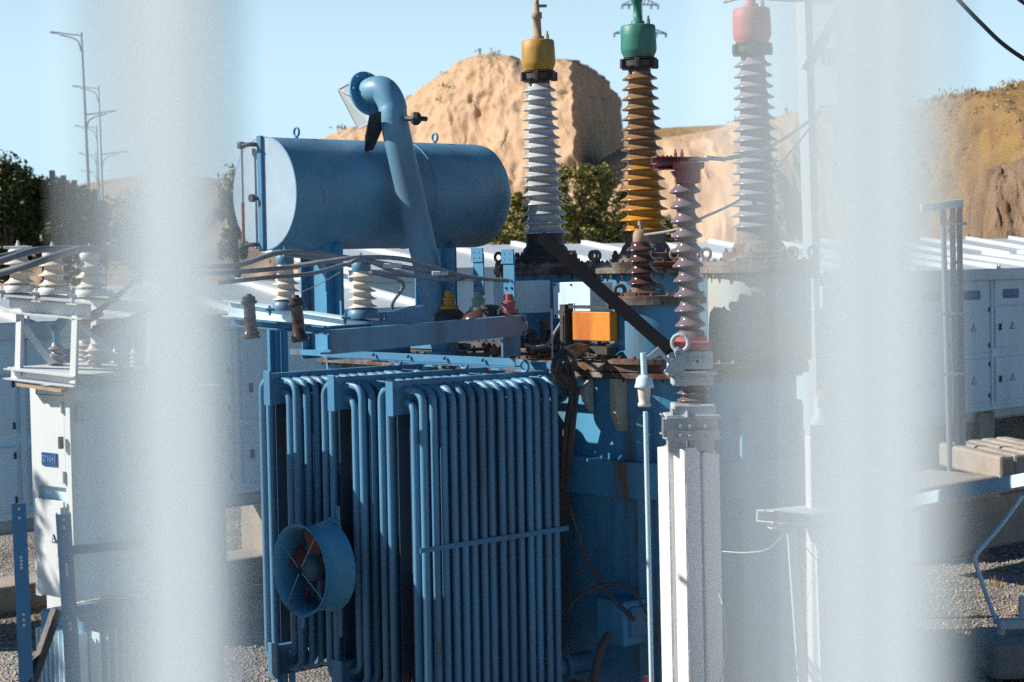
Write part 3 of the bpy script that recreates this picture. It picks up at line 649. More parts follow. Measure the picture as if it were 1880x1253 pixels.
q.lathe([(0.085, 0), (0.085, 0.012)], axis_frame(fc+U*0.225+Z*0.24-V*0.05, U), 24, False); q.lathe([(0.07, 0), (0.07, 0.012)], axis_frame(fc+U*0.20-Z*0.21+V*0.22, U), 24, False); q.build('bracket', M['blue'], fan)
# second fan motor seen behind the gap
b = MB(); c = T(0.42, 0.33, 0.98)
b.lathe([(0.02, -0.01), (0.065, 0.0), (0.075, 0.02), (0.075, 0.16)], axis_frame(c-Z*0.16, U), 20); b.box(c+U*0.1, 0.16, 0.10, 0.14, U, V, bev=0.01); b.lathe([(0.09, 0), (0.02, 0.07), (0.02, 0.12)], axis_frame(c+Z*0.16, Z), 16); b.build('fan_motor', M['tank'], tr)

# ---- conservator tank
CR_ = 0.412; cA = T(0.55, 2.18, 3.784); cB = T(2.62, 2.18, 3.784); Lc = (cB-cA).length
b = MB(); pr = [(CR_, 0.004)]
for k in range(1, 11): pr.append((CR_, Lc*k/11))
pr += [(CR_, Lc-0.07), (CR_*0.985, Lc-0.03), (CR_*0.9, Lc+0.01), (CR_*0.6, Lc+0.06), (0.0, Lc+0.08)]
mm = frame(cA, V, U.cross(V), U); b.lathe(pr, mm, 72)
cons = b.build('conservator_tank', M['cons'], tr)
b = MB(); b.lathe([(CR_-0.004, 0.0), (CR_-0.004, 0.006)], mm, 72, False); b.build('end_plate', M['sunlit_end'], cons)
for t_ in (0.0, 0.62):
    b = MB(); b.torus(cA+U*(0.004+Lc*t_), U, CR_+0.001, 0.004, 64, 6); b.build('weld_seam', M['cons'], cons)
b = MB(); b.box(cA-U*0.012+V*0.02, 0.024, 0.05, CR_*2+0.02, U, V); b.build('gauge_bar', M['bluesteel'], cons)
gx = cA-U*0.075+V*0.17
b = MB(); b.cyl(gx-Z*0.30, gx+Z*0.34, 0.011, 12); b.build('sight_glass', M['glass'], cons)
b = MB(); b.cyl(gx-Z*0.345, gx-Z*0.06, 0.0125, 12); b.build('oil_column', M['oil'], cons)
b = MB()
for zz in (0.36, -0.37):
    b.tube([gx+Z*zz, gx+Z*zz-V*0.12, gx+Z*zz-V*0.12+U*0.07], 0.016, 8); b.box(gx+Z*zz, 0.05, 0.05, 0.05, U, V, bev=0.01)
b.lathe([(0.03, 0), (0.03, 0.03), (0.016, 0.03), (0.016, 0.07)], axis_frame(cA-V*0.02*0-U*0.07+V*0.075-Z*0.03, U), 10); b.build('gauge_cock', M['black'], cons)
for t_ in (0.30, 1.62):
    b = MB(); b.torus(cA+U*t_+Z*(CR_+0.045), U, 0.032, 0.009, 18, 8); b.cyl(cA+U*t_+Z*(CR_-0.01), cA+U*t_+Z*(CR_+0.018), 0.012, 8); b.build('lifting_eye', M['bluesteel'], cons)
for a in (1.05, 2.15):
    b = MB(); zt = 3.784-CR_*0.90
    b.box(T(a, 2.02, (ZC+zt)/2+0.04), 0.16, 0.012, zt-ZC+0.12, U, V); b.box(T(a, 2.18, (ZC+zt)/2-0.0), 0.016, 0.5, zt-ZC, U, V)
    b.box(T(a, 2.34, (ZC+zt)/2+0.04), 0.16, 0.012, zt-ZC+0.12, U, V)
    b.box(T(a, 2.18, ZC+0.03), 0.2, 0.6, 0.04, U, V); b.build('support_leg', M['tank'], tr)
b = MB(); b.beam(T(0.95, 2.0, ZC+0.03), T(1.7, 2.0, ZC+0.03), 0.1, 0.06); b.build('support_leg', M['tank'], tr)

# ---- explosion vent pipe
pb = T(1.66, 1.46, ZC); pt = T(1.235, 1.58, 4.40)
d = (pt-pb).normalized()
e0 = W(720, 196, 13.30); mth = W(678, 174, 13.52); rp = 0.103
mth = W(676, 172, 13.52); md = Vector((-0.66, 0.70, -0.26)).normalized()
bend = curve_pts([pb, pb.lerp(W(727, 240, 13.34), 0.5), W(727, 240, 13.34), W(720, 194, 13.35), W(706, 169, 13.38), W(690, 166, 13.43), mth], 5)
b = MB(); b.tube(bend, rp, 36, cap=True); b.torus(W(721, 200, 13.35), Vector((-0.1, 0, 1)), rp+0.001, 0.004, 32, 6)
b.lathe([(0.15, 0), (0.15, 0.03)], axis_frame(pb+Z*0.0, Z), 28, False)
vent = b.build('vent_pipe', M['cons'], tr, 'thick leaning explosion vent pipe with bent mouth')
b = MB(); b.lathe([(0.165, 0), (0.17, 0.004), (0.17, 0.022), (0.165, 0.026)], axis_frame(mth-md*0.01, md), 40, False)
MF = axis_frame(mth, md)
for k in range(8):
    an = R(45*k+10); b.bolt(MF @ Vector((0.145*math.cos(an), 0.145*math.sin(an), -0.012)), -md, 0.012, 0.018)
b.build('mouth_flange', M['tank'], vent)
b = MB(); g1 = W(620, 165, 13.75); g2 = W(658, 237, 13.75); g3 = W(652, 148, 13.6); g4 = W(676, 228, 13.55); g5 = W(645, 176, 13.6)
for p, q in ((g1, g2), (g1, g3), (g2, g4), (g1, g5)): b.tube([p, q], 0.0065, 6)
b.poly([g1, g2, g4, g3], md*0.002); b.build('membrane_guard', M['glass'], vent)
b = MB(); k0 = [W(678, 212, 13.1), W(697, 205, 13.15), W(698, 240, 13.35), W(683, 275, 13.55), W(669, 279, 13.6), W(670, 250, 13.4)]
b.poly(k0, Vector((0.01, 0.02, 0))); b.build('stay_plate', M['black'], vent)
b = MB(); v0 = W(754, 219, 13.2); b.tube([W(745, 218, 13.25), W(762, 219, 13.2)], 0.02, 10); b.lathe([(0.03, -0.02), (0.048, 0), (0.048, 0.03), (0.03, 0.05), (0.018, 0.05), (0.018, 0.09), (0.01, 0.1)], axis_frame(W(760, 218, 13.2), (1, -0.1, -0.05)), 8, False); b.build('vent_valve', M['black'], vent)

# ---- high voltage turrets and bushings
TILT = Vector((-0.020, 0.0, 1)).normalized()
def hv(bb, mporc, mcap, mbase, lab, turret_m, glz):
    a = 2.71; c = T(a, bb, 0)
    q = MB(); q.lathe([(0.355, ZC-0.02), (0.355, 3.16)], Matrix.Translation(c), 48); tu = q.build('turret', turret_m, tr)
    q = MB(); q.lathe([(0.405, 3.155), (0.41, 3.16), (0.41, 3.195), (0.405, 3.20)], Matrix.Translation(c), 48, False); q.lathe([(0.40, 3.202), (0.40, 3.235), (0.36, 3.24)], Matrix.Translation(c), 48, False)
    for k in range(24):
        an = R(15*k); pz = c+Vector((0.385*math.cos(an), 0.385*math.sin(an), 3.235)); q.bolt(pz, Z, 0.013, 0.02); q.bolt(pz-Z*0.08, -Z, 0.012, 0.04)
    for an in (R(185), R(300), R(0), R(95)):
        e = c+Vector((0.37*math.cos(an), 0.37*math.sin(an), 3.29)); q.torus(e, Vector((math.sin(an+0.6), -1, 0)), 0.034, 0.012, 16, 8); q.cyl(e-Z*0.07, e-Z*0.035, 0.016, 8)
    q.build('turret_flange', M['rim'], tu)
    z0 = 3.235; B0 = c+Z*z0; MX = frame(B0, Vector((1,0,0.020)), Vector((0,1,0)), TILT)
    q = MB(); q.lathe([(0.27, 0), (0.27, 0.03), (0.25, 0.035), (0.25, 0.065), (0.19, 0.07), (0.17, 0.12), (0.15, 0.14), (0.148, 0.24)], MX, 40, False)
    for k in range(12):
        an = R(30*k+7); q.bolt(MX @ Vector((0.232*math.cos(an), 0.232*math.sin(an), 0.06)), TILT, 0.015, 0.035)
    q.build('bushing_base', mbase, tu)
    q = MB(); q.lathe(shed_profile(0.22, 1.40, 16, 0.128, 0.082, 0.186, 0.128), MX, 56); bu = q.build('bushing', mporc, tr, lab)
    q = MB(); q.lathe([(0.083, 1.39), (0.083, 1.43), (0.115, 1.43), (0.12, 1.44), (0.12, 1.475), (0.09, 1.48), (0.115, 1.5)], MX, 32, False)
    for k in range(6):
        an = R(60*k+20); p = MX @ Vector((0.125*math.cos(an), 0.125*math.sin(an), 1.455)); q.box(p, 0.05, 0.035, 0.07, Vector((math.cos(an), math.sin(an), 0)), Vector((-math.sin(an), math.cos(an), 0)), bev=0.006)
    q.build('clamp_ring', M['black'], bu)
    q = MB(); q.lathe([(0.105, 1.49), (0.118, 1.52), (0.128, 1.54), (0.132, 1.56), (0.130, 1.66), (0.127, 1.725), (0.118, 1.735), (0.05, 1.742), (0.0, 1.743)], MX, 40); q.build('expansion_cap', mcap, bu)
    q = MB(); q.lathe([(0.05, 1.74), (0.05, 1.765), (0.032, 1.77), (0.030, 1.90), (0.040, 1.905), (0.040, 1.95), (0.022, 1.955), (0.020, 2.05), (0.013, 2.06), (0.012, 2.4)], MX, 16)
    q.box(MX @ Vector((0.045, 0, 2.0)), 0.07, 0.03, 0.02); q.bolt(MX @ Vector((0.075, -0.03, 1.74)), TILT, 0.014, 0.06)
    q.build('terminal', mcap if mcap is not M['yellow'] else M['brownbox'], bu)
hv(1.50, M['porc_white'], M['yellow'], M['black'], 'pale ribbed bushing with a yellow cap', M['tank'], 0)
hv(0.41, M['porc_stained'], M['green'], M['rim'], 'brown ribbed bushing stained orange, with a green cap', M['tank'], 0)
hv(-0.68, M['porc_grey'], M['red'], M['rim'], 'grey ribbed bushing with a red cap', M['turret3'], 0)
# neutral bushing on its own turret
c = T(1.93, -0.44, 0)
b = MB(); b.lathe([(0.285, ZC-0.02), (0.285, 2.965)], Matrix.Translation(c), 44); tu = b.build('neutral_turret', M['tank'], tr)
b = MB(); b.lathe([(0.34, 2.96), (0.34, 3.0)], Matrix.Translation(c), 44, False); b.lathe([(0.37, ZC), (0.37, ZC+0.035)], Matrix.Translation(c), 44, False); b.lathe([(0.33, 3.002), (0.33, 3.02)], Matrix.Translation(c), 44, False)
for k in range(18):
    an = R(20*k); b.bolt(c+Vector((0.315*math.cos(an), 0.315*math.sin(an), 3.02)), Z, 0.014, 0.02); b.bolt(c+Vector((0.345*math.cos(an), 0.345*math.sin(an), ZC+0.035)), Z, 0.014, 0.02)
for sx in (-1, 1):
    e = W(1181+sx*35-8, 534, c.y-0.05); b.torus(e, Vector((0.2, -1, 0)), 0.035, 0.014, 16, 8)
b.build('turret_flange', M['rim'], tu)
n0 = W(1180, 545, c.y-0.02); n0.z = 3.02; MX = frame(n0, Vector((1,0,0.02)), Vector((0,1,0)), TILT)
b = MB(); b.lathe([(0.15, 0), (0.15, 0.02), (0.09, 0.025), (0.075, 0.07)], MX, 32, False); b.build('bushing_base', M['rim'], tu)
b = MB(); b.lathe(shed_profile(0.06, 0.36, 4, 0.068, 0.062, 0.108, 0.10), MX, 40); nb = b.build('neutral_bushing', M['porc_brown'], tr)
b = MB(); b.lathe([(0.05, 0.35), (0.055, 0.37), (0.05, 0.42), (0.035, 0.44), (0.018, 0.445), (0.016, 0.5)], MX, 24); b.box(MX @ Vector((0, 0, 0.46)), 0.09, 0.03, 0.02); b.build('terminal', M['brownbox'], nb)
# boxes on the cover
def boxpx(x0, y0, x1, y1, Y, depth, m, name, parent, face='u', bev=0.006, label=None):
    p = W(x0, y1, Y); t_ = W(x0, y0, Y); X = -V if face == 'u' else U; N_ = -U if face == 'u' else -V
    # width so that the right edge lands near x1
    w = 0.05
    for _ in range(400):
        q = p+X*w; px = 940+q.x/q.y*F
        if px >= x1: break
        w += 0.005
    b = MB(); b.box(p+X*w/2-N_*depth/2+Z*(t_.z-p.z)/2, w, depth, t_.z-p.z, X, N_, bev=bev); o = b.build(name, m, parent, label); return o, p, X, N_, w, t_.z-p.z
bx, p, X, N_, w, h = boxpx(1016, 519, 1084, 585, 12.75, 0.22, M['panel'], 'control_box', tr, label='pale control box with screwed lid')
q = MB()
for fx in (0.06, 0.5, 0.94):
    for fz in (0.06, 0.94): q.bolt(p+X*w*fx+Z*h*fz, N_, 0.008, 0.01)
q.build('lid_screw', M['black'], bx)
q = MB(); c0 = p+X*w*0.5+Z*h*0.3
for dx, dz, ww, hh in ((0, 0.03, 0.06, 0.004), (0, -0.03, 0.06, 0.004), (0.03, 0, 0.004, 0.06), (-0.03, 0, 0.004, 0.06)): q.box(c0+X*dx+Z*dz+N_*0.001, ww, 0.004, hh, X, N_)
q.build('latch_frame', M['bluesteel'], bx)
boxpx(906, 517, 928, 577, 13.3, 0.45, M['panel'], 'control_box', tr)
# orange streaked box in black frame
ob, p, X, N_, w, h = boxpx(1050, 572, 1120, 625, 12.35, 0.07, M['orange'], 'oil_stained_box', tr, label='bright orange rust stained box')
q = MB(); q.box(p-X*0.050+Z*h*0.44+N_*0.0, 0.05, 0.08, h*1.6, X, N_); q.box(p+X*w/2+Z*(h+0.03)-N_*0.03, w*1.05, 0.10, 0.02, X, N_); q.box(p+X*w*0.5-Z*0.06+N_*0.0, w*1.05, 0.08, 0.05, X, N_)
q.build('frame', M['black'], ob)
q = MB(); q.beam(p-X*0.09-Z*0.12+N_*0.1, p-X*0.09+Z*(h+0.02)+N_*0.1, 0.012, 0.012); q.build('rod', M['galv'], ob)
b = MB()
for k in range(34):
    c = T(random.uniform(1.68, 2.35), random.uniform(-0.25, 1.5), ZC+0.02); d_ = Vector((random.uniform(-1, 1), random.uniform(-1, 1), 0)).normalized(); w_ = random.uniform(0.015, 0.045)
    if k % 2: b.tube([c+Z*w_, c+d_*random.uniform(0.1, 0.35)+Z*w_], w_*0.6, 8)
    else: b.box(c+Z*w_, random.uniform(0.06, 0.2), 0.06, w_*2, d_, d_.cross(Z), bev=0.005)
    b.bolt(c+Z*(2*w_), Z, 0.022, 0.03); b.bolt(c+d_*0.09, Z, 0.016, 0.05)
b.build('cover_fitting', M['rim'], tr, kind='stuff')
b = MB()
for (px, yb, hh, rr) in ((948, 628, 0.10, 0.05), (975, 632, 0.07, 0.035), (1000, 628, 0.12, 0.03), (1022, 634, 0.08, 0.045), (900, 600, 0.12, 0.05)):
    g_ = W(px, yb, 12.75); b.lathe([(rr*1.5, 0), (rr*1.5, 0.015), (rr, 0.02), (rr, hh), (rr*1.3, hh+0.005), (rr*1.3, hh+0.03), (rr*0.5, hh+0.035)], Matrix.Translation(g_), 14, False)
b.build('valve', M['black'], tr)
b = MB(); b.tube(curve_pts([W(1033, 590, 12.7), W(1020, 610, 12.7), W(1006, 632, 12.65), W(985, 638, 12.6), W(965, 633, 12.7)], 5), 0.014, 8); b.build('conduit', M['cable'], tr)
# low voltage bushings
def lv(px, py, m, Y, lab):
    s = F/Y; base = W(px, py+38, Y); up = Z
    q = MB(); q.lathe([(0.15, 0), (0.15, 0.03), (0.135, 0.035), (0.13, 0.09), (0.10, 0.13), (0.06, 0.16)], Matrix.Translation(base), 32); o = q.build('low_voltage_bushing', M['porc_brown'], tr, lab)
    q = MB(); q.lathe([(0.064, 0.15), (0.068, 0.155), (0.068, 0.175), (0.045, 0.18), (0.044, 0.215), (0.050, 0.22), (0.050, 0.235), (0.034, 0.24), (0.034, 0.285), (0.02, 0.29)], Matrix.Translation(base), 24, False); q.build('phase_collar', m, o)
    q = MB(); c = base+Z*0.28+U*0.01; q.box(c+Z*0.13, 0.012, 0.115, 0.30, U, V, bev=0.002); q.box(c+Z*0.27-U*0.012, 0.012, 0.125, 0.10, U, V)
    for dz in (0.05, 0.10, 0.25, 0.29):
        for dx in (-0.03, 0.03): q.bolt(c+Z*dz+V*dx-U*0.008, -U, 0.010, 0.014)
    q.build('terminal_bar', M['bluesteel'], o)
lv(826, 568, M['yellow'], 13.35, 'low bushing with yellow collar'); lv(879, 571, M['palegreen'], 13.05, 'low bushing with pale green collar'); lv(935, 577, M['red'], 12.75, 'low bushing with red collar')
b = MB(); b.lathe([(0.16, ZC), (0.16, ZC+0.02), (0.12, ZC+0.02), (0.12, ZC+0.05)], Matrix.Translation(T(1.82, 0.72, 0)), 28, False); b.build('cover_plate', M['rim'], tr)
# cable bundle over the corner
b = MB(); rb = random.Random(5)
for k in range(7):
    o = k*4.5; j = lambda m_: rb.uniform(-m_, m_)
    b.tube(curve_pts([W(1085+o*0.6, 637+j(3), 12.35), W(1056+o*0.5, 635+k*2, 12.05), W(1026+o*0.9, 648+k*2.5, 11.95-0.02*k), W(1013+o*1.3+j(3), 676+j(5), 11.9), W(1026+o*1.2+j(5), 704+j(5), 11.95+0.03*k), W(1046+o*0.5+j(3), 724+j(5), 12.1+0.02*k), W(1036+o*0.6+j(3), 800, 12.3), W(1026+o*0.5, 960, 12.45)], 7), 0.0135, 8)
b.build('cable_bundle', M['darkcable'], tr)
b = MB(); b.tube(curve_pts([W(1040, 1125, 12.0), W(1070, 1090, 11.9), W(1120, 1073, 11.85), W(1160, 1085, 11.8), W(1190, 1130, 11.8)], 8), 0.010, 8); b.tube(curve_pts([W(1045, 930, 12.1), W(1075, 1020, 12.0), W(1110, 1080, 11.9), W(1165, 1140, 11.8)], 8), 0.014, 8)
b.tube(curve_pts([W(1090, 1253, 11.6), W(1100, 1200, 11.7), W(1118, 1165, 11.8)], 6), 0.03, 8); b.build('control_cable', M['darkcable'], tr)

# ================================================================== busbar frame before the transformer
YB = 11.0
bf = thing('busbar_frame', 'blue grey steel beam frame carrying ribbed insulators before the conservator', 'steel frame', Vector((W(600, 640, YB).x, YB, 0)))
i0 = W(420, 566, 12.0); i1 = W(682, 607, 10.9)
b = MB(); b.ibeam(i0, i1, 0.10, 0.11, 0.009); b.build('beam', M['panel'], bf)
b = MB(); b.beam(W(680, 608, 10.9), W(680, 608, 10.9)+Vector((0.10, 0.02, 0)), 0.12, 0.12); b.build('beam_joint', M['bluesteel'], bf)
b = MB(); b.channel(W(420, 590, 11.2), W(600, 607, 10.75), 0.05, 0.05); b.channel(W(600, 607, 10.75), W(700, 600, 10.9), 0.05, 0.05); b.build('beam', M['bluesteel'], bf)
b = MB(); b.channel(W(598, 648-19, 10.2), W(957, 597, 12.15), 0.07, 0.135, 0.009, open_side=-1); b.box(W(938, 628, 12.2), 0.16, 0.02, 0.20, U, V); b.bolt(W(960, 587, 12.1), Vector((1,-0.2,0)), 0.02, 0.02); b.bolt(W(960, 612, 12.1), Vector((1,-0.2,0)), 0.02, 0.02); b.build('beam', M['blue'], bf, label='long deep channel beam')
b = MB(); b.channel(W(700, 590, 11.0), W(772, 575, 11.6), 0.06, 0.10, 0.008, open_side=-1); b.build('beam', M['bluesteel'], bf)
for px, y0, Yp in ((495, 570, 13.1), (507, 572, 13.1), (521, 574, 13.1)):
    q = MB(); p0 = W(px, y0, Yp); q.beam(p0, Vector((p0.x, p0.y, gz(p0.x, p0.y))), 0.035, 0.035, U); q.build('post', M['bluesteel'], bf)
def post_ins(px, yb, Y, h, r, n, m, group, lab, base_m=None, cap=True, name='support_insulator', tilt=Vector((-0.02, 0, 1))):
    base = W(px, yb, Y); t = thing(name, lab, 'insulator', base, group); tl = tilt.normalized(); x_ = Vector((1, 0, 0)); x_ = (x_-tl*x_.dot(tl)).normalized(); MX = frame(base, x_, tl.cross(x_), tl)
    q = MB(); q.lathe([(r*1.02, 0), (r*1.04, 0.01), (r*1.04, h*0.14), (r*0.8, h*0.17)], MX, 28); q.box(base+tl*0.008, r*2.9, r*1.3, 0.014, bev=0.003)
    for sx in (-1, 1): q.bolt(base+Vector((sx*r*1.25, 0, 0.012)), Z, 0.012, 0.02); q.bolt(base+Vector((sx*r*1.25, 0, -0.002)), -Z, 0.012, 0.03)
    q.build('foot', base_m or M['blue'], t)
    q = MB(); q.lathe(shed_profile(h*0.16, h*0.80, n, r*0.62, r*0.55, r*1.0, r*0.95), MX, 40); q.build('porcelain', m, t)
    if cap:
        q = MB(); q.lathe([(r*0.62, h*0.79), (r*0.66, h*0.80), (r*0.66, h*0.95), (r*0.55, h*0.97)], MX, 24); q.box(MX @ Vector((0, 0, h*1.0)), r*1.7, r*0.8, h*0.06, bev=0.004); q.bolt(MX @ Vector((0, 0, h*1.02)), Z, 0.01, 0.03); q.build('clamp', base_m or M['white'], t)
    return t
post_ins(667, 585, 10.95, 0.36, 0.088, 5, M['porc_cream'], 'cream insulators on the blue beam', 'cream ribbed insulator at the right end of the blue beam', M['blue'])
post_ins(527, 570, 11.5, 0.37, 0.088, 5, M['porc_cream'], 'cream insulators on the blue beam', 'cream ribbed insulator under the left end of the conservator', M['blue'])
def fuse(px0, y0, px1, y1, Y, lab):
    p = W(px0, y0, Y); q_ = W(px1, y1, Y); d_ = (q_-p); L_ = d_.length; mx = axis_frame(p, d_)
    t = thing('fuse_insulator', lab, 'insulator', p, 'dark brown fuse insulators')
    q = MB(); q.lathe([(0.052, 0), (0.056, 0.01), (0.05, 0.035), (0.038, 0.05), (0.036, L_*0.45), (0.038, L_*0.47), (0.036, L_*0.5), (0.034, L_*0.78)], mx, 24); q.build('body', M['porc_brown'], t)
    q = MB(); q.lathe([(0.036, L_*0.77), (0.05, L_*0.79), (0.05, L_*0.84), (0.04, L_*0.85), (0.04, L_*0.93), (0.025, L_*0.95), (0.018, L_)], mx, 20, False); q.build('cap', M['black'], t)
fuse(551, 628, 542, 542, 10.6, 'brown tubular fuse insulator in front of the beam, the right one'); fuse(462, 622, 456, 540, 10.9, 'dark tubular fuse insulator left of the brown one beside the blurred picket')
# big cables
def cabl(pts, r, lab, m=None, group='thick cables across the yard', name='cable'):
    q = MB(); q.tube(curve_pts([W(*p) for p in pts], 10), r*0.82, 10); return tag(q.build(name, m or M['cable']), lab, 'cable', group)
cabl([(200, 462, 10.2), (330, 486, 10.6), (430, 488, 10.9), (505, 466, 11.0), (560, 464, 11.1), (640, 474, 11.4), (750, 492, 12.2), (830, 505, 13.0), (885, 512, 13.1)], 0.020, 'grey cable crossing over both cream insulators towards the green bushing')
cabl([(330, 505, 10.4), (430, 500, 10.6), (520, 492, 10.8), (600, 480, 10.8), (667, 473, 10.85), (740, 476, 11.2), (800, 492, 12.2), (850, 507, 12.6), (935, 516, 12.7)], 0.018, 'grey cable clamped on the right cream insulator, reaching the red bushing')
cabl([(400, 520, 10.3), (500, 509, 10.5), (570, 503, 10.6), (630, 487, 10.7), (668, 478, 10.8), (730, 500, 11.6), (800, 513, 12.3), (870, 512, 12.9)], 0.016, 'lower grey cable dipping under the right cream insulator clamp')
cabl([(520, 468, 11.1), (600, 478, 11.3), (690, 500, 11.9), (760, 508, 12.4), (825, 513, 13.25)], 0.014, 'thin grey cable between left cream insulator and yellow bushing')
cabl([(556, 536, 10.65), (590, 520, 10.7), (625, 500, 10.75)], 0.003, 'hair thin wire from brown fuse up to the cables', M['wire'], None, 'wire')
cabl([(680, 500, 11.2), (740, 520, 11.6), (720, 560, 11.8), (735, 585, 11.9)], 0.014, 'light looped cable dropping behind the blue beam')
q = MB()
for (px, py, Y) in ((808, 502, 12.35), (862, 512, 12.75), (720, 488, 11.0)):
    q.box(W(px, py, Y), 0.11, 0.05, 0.03, bev=0.006)
tag(q.build('cable_clamp', M['white']), 'bright aluminium clamps on the cables above the yellow bushing', 'clamp')

# ================================================================== disconnector on its twin concrete posts
YD = 9.9; sD = F/YD
dc = thing('disconnector', 'grey and red high voltage disconnector on top of the twin concrete posts', 'disconnector', W(1265, 815, YD))
def DX(px, py, dy=0): return W(px, py, YD)+Vector((0, dy, 0))
bse = DX(1269, 622); topp = DX(1257, 333); dd = (topp-bse); LD = dd.length; MX = axis_frame(bse, dd)
q = MB(); rr = 29/sD; q.lathe([(0.082, -0.01), (0.075, 0.04)] + round_profile(0.05, LD, 10, 0.050, rr), MX, 48); q.build('insulator', M['porc_plum'], dc)
q = MB(); q.lathe([(0.10, -0.055), (0.10, -0.02), (0.085, -0.015), (0.085, 0.012)], MX, 32, False); q.box(DX(1266, 634), 0.21, 0.2, 0.05, bev=0.008); q.build('red_collar', M['red'], dc)
q = MB(); q.box(DX(1262, 322), 0.13, 0.13, 0.09, bev=0.006); q.box(DX(1262, 305), 0.17, 0.15, 0.035, bev=0.004); q.poly([DX(1232, 315, -0.05), DX(1280, 315, -0.05), DX(1275, 340, -0.04), DX(1250, 340, -0.04)], Vector((0, 0.1, 0))); hd = q.build('head', M['darkred'], dc)
q = MB(); q.channel(DX(1199, 296, -0.06), DX(1285, 296, 0.02), 0.07, 0.042, 0.006); q.channel(DX(1203, 309, -0.05), DX(1255, 307, 0.0), 0.06, 0.025, 0.005)
for px in (1205, 1217, 1225, 1232): q.bolt(DX(px, 289), Z, 0.008, 0.012)
for px in (1240, 1252): q.bolt(DX(px, 290), Z, 0.010, 0.045)
q.build('contact_arm', M['darkred'], hd)
q = MB(); q.box(DX(1285, 293), 0.10, 0.05, 0.02, bev=0.004); q.box(DX(1273, 300), 0.05, 0.03, 0.045); q.tube([DX(1295, 290), DX(1335, 291, 0.1)], 0.012, 8); q.build('lug', M['galv'], hd)
# mechanism casting under the insulator
q = MB(); q.box(DX(1266, 660), 0.235, 0.2, 0.10, bev=0.012); q.box(DX(1268, 684), 0.27, 0.22, 0.02, bev=0.004); q.box(DX(1270, 697), 0.22, 0.17, 0.06, bev=0.01)
q.poly([DX(1215, 682, -0.11), DX(1232, 655, -0.11), DX(1250, 665, -0.11), DX(1255, 684, -0.11)], Vector((0, -0.02, 0)))
q.poly([DX(1233, 640, -0.13), DX(1240, 634, -0.13), DX(1250, 640, -0.13), DX(1258, 672, -0.13), DX(1248, 676, -0.13), DX(1236, 655, -0.13)], Vector((0, -0.02, 0)))
q.torus(DX(1240, 645, -0.155), Vector((0, 1, 0)), 0.016, 0.005, 16, 6); q.bolt(DX(1276, 661, -0.10), Vector((0, -1, 0)), 0.018, 0.03); q.bolt(DX(1292, 655, -0.10), Vector((0, -1, 0)), 0.014, 0.03); q.poly([DX(1268, 668, -0.12), DX(1274, 650, -0.12), DX(1286, 662, -0.12), DX(1284, 668, -0.12)], Vector((0, -0.01, 0)))
q.bolt(DX(1240, 686, -0.09), -Z, 0.014, 0.03); q.bolt(DX(1295, 686, -0.09), -Z, 0.014, 0.03)
q.build('mechanism', M['mech'], dc)
lb = DX(1273, 738); q = MB(); q.lathe([(0.10, -0.02), (0.095, 0.0)] + round_profile(0.0, 0.115, 3, 0.055, 0.092), Matrix.Translation(lb), 40); q.build('lower_insulator', M['porc_plum'], dc)
q = MB(); q.box(DX(1272, 752), 0.23, 0.2, 0.07, bev=0.01); q.box(DX(1269, 762), 0.29, 0.22, 0.015, bev=0.003); q.bolt(DX(1232, 758, -0.09), Z, 0.016, 0.03); q.bolt(DX(1258, 762, -0.11), Z, 0.016, 0.03); q.cyl(DX(1297, 700), DX(1298, 760), 0.012, 8); q.build('pedestal', M['mech'], dc)
q = MB(); q.channel(DX(1217, 783, -0.12), DX(1320, 783, -0.04), 0.06, 0.115, 0.008); q.channel(DX(1217, 783, 0.14), DX(1320, 783, 0.18), 0.06, 0.115, 0.008, open_side=-1)
for px in (1245, 1262, 1290): q.bolt(DX(px, 778, -0.17), Vector((0, -1, 0)), 0.012, 0.02); q.bolt(DX(px, 795, -0.17), Vector((0, -1, 0)), 0.012, 0.02)
q.angle(DX(1222, 804, -0.16), DX(1318, 804, -0.08), 0.05, 0.006, Z, Vector((0, 1, 0))); q.box(DX(1240, 814, -0.06), 0.10, 0.12, 0.07); q.box(DX(1285, 814, -0.03), 0.14, 0.12, 0.07); q.build('base_frame', M['galv'], dc)
# the black blade lying up and to the left
q = MB(); q.beam(DX(997, 431, 0.9), DX(1228, 643, -0.1), 0.016, 0.072, Vector((1, 0, 1)), bev=0.004); q.build('earthing_blade', M['matblack'], dc, label='long black slanting blade')
q = MB(); q.poly([DX(1185, 652, -0.12), DX(1205, 635, -0.12), DX(1218, 650, -0.12), DX(1232, 660, -0.12), DX(1224, 666, -0.12), DX(1208, 650, -0.12), DX(1190, 658, -0.12)], Vector((0, -0.02, 0))); q.torus(DX(1245, 628, -0.12), Vector((0.3, 1, 0)), 0.045, 0.012, 16, 6); q.build('crank', M['mech'], dc)
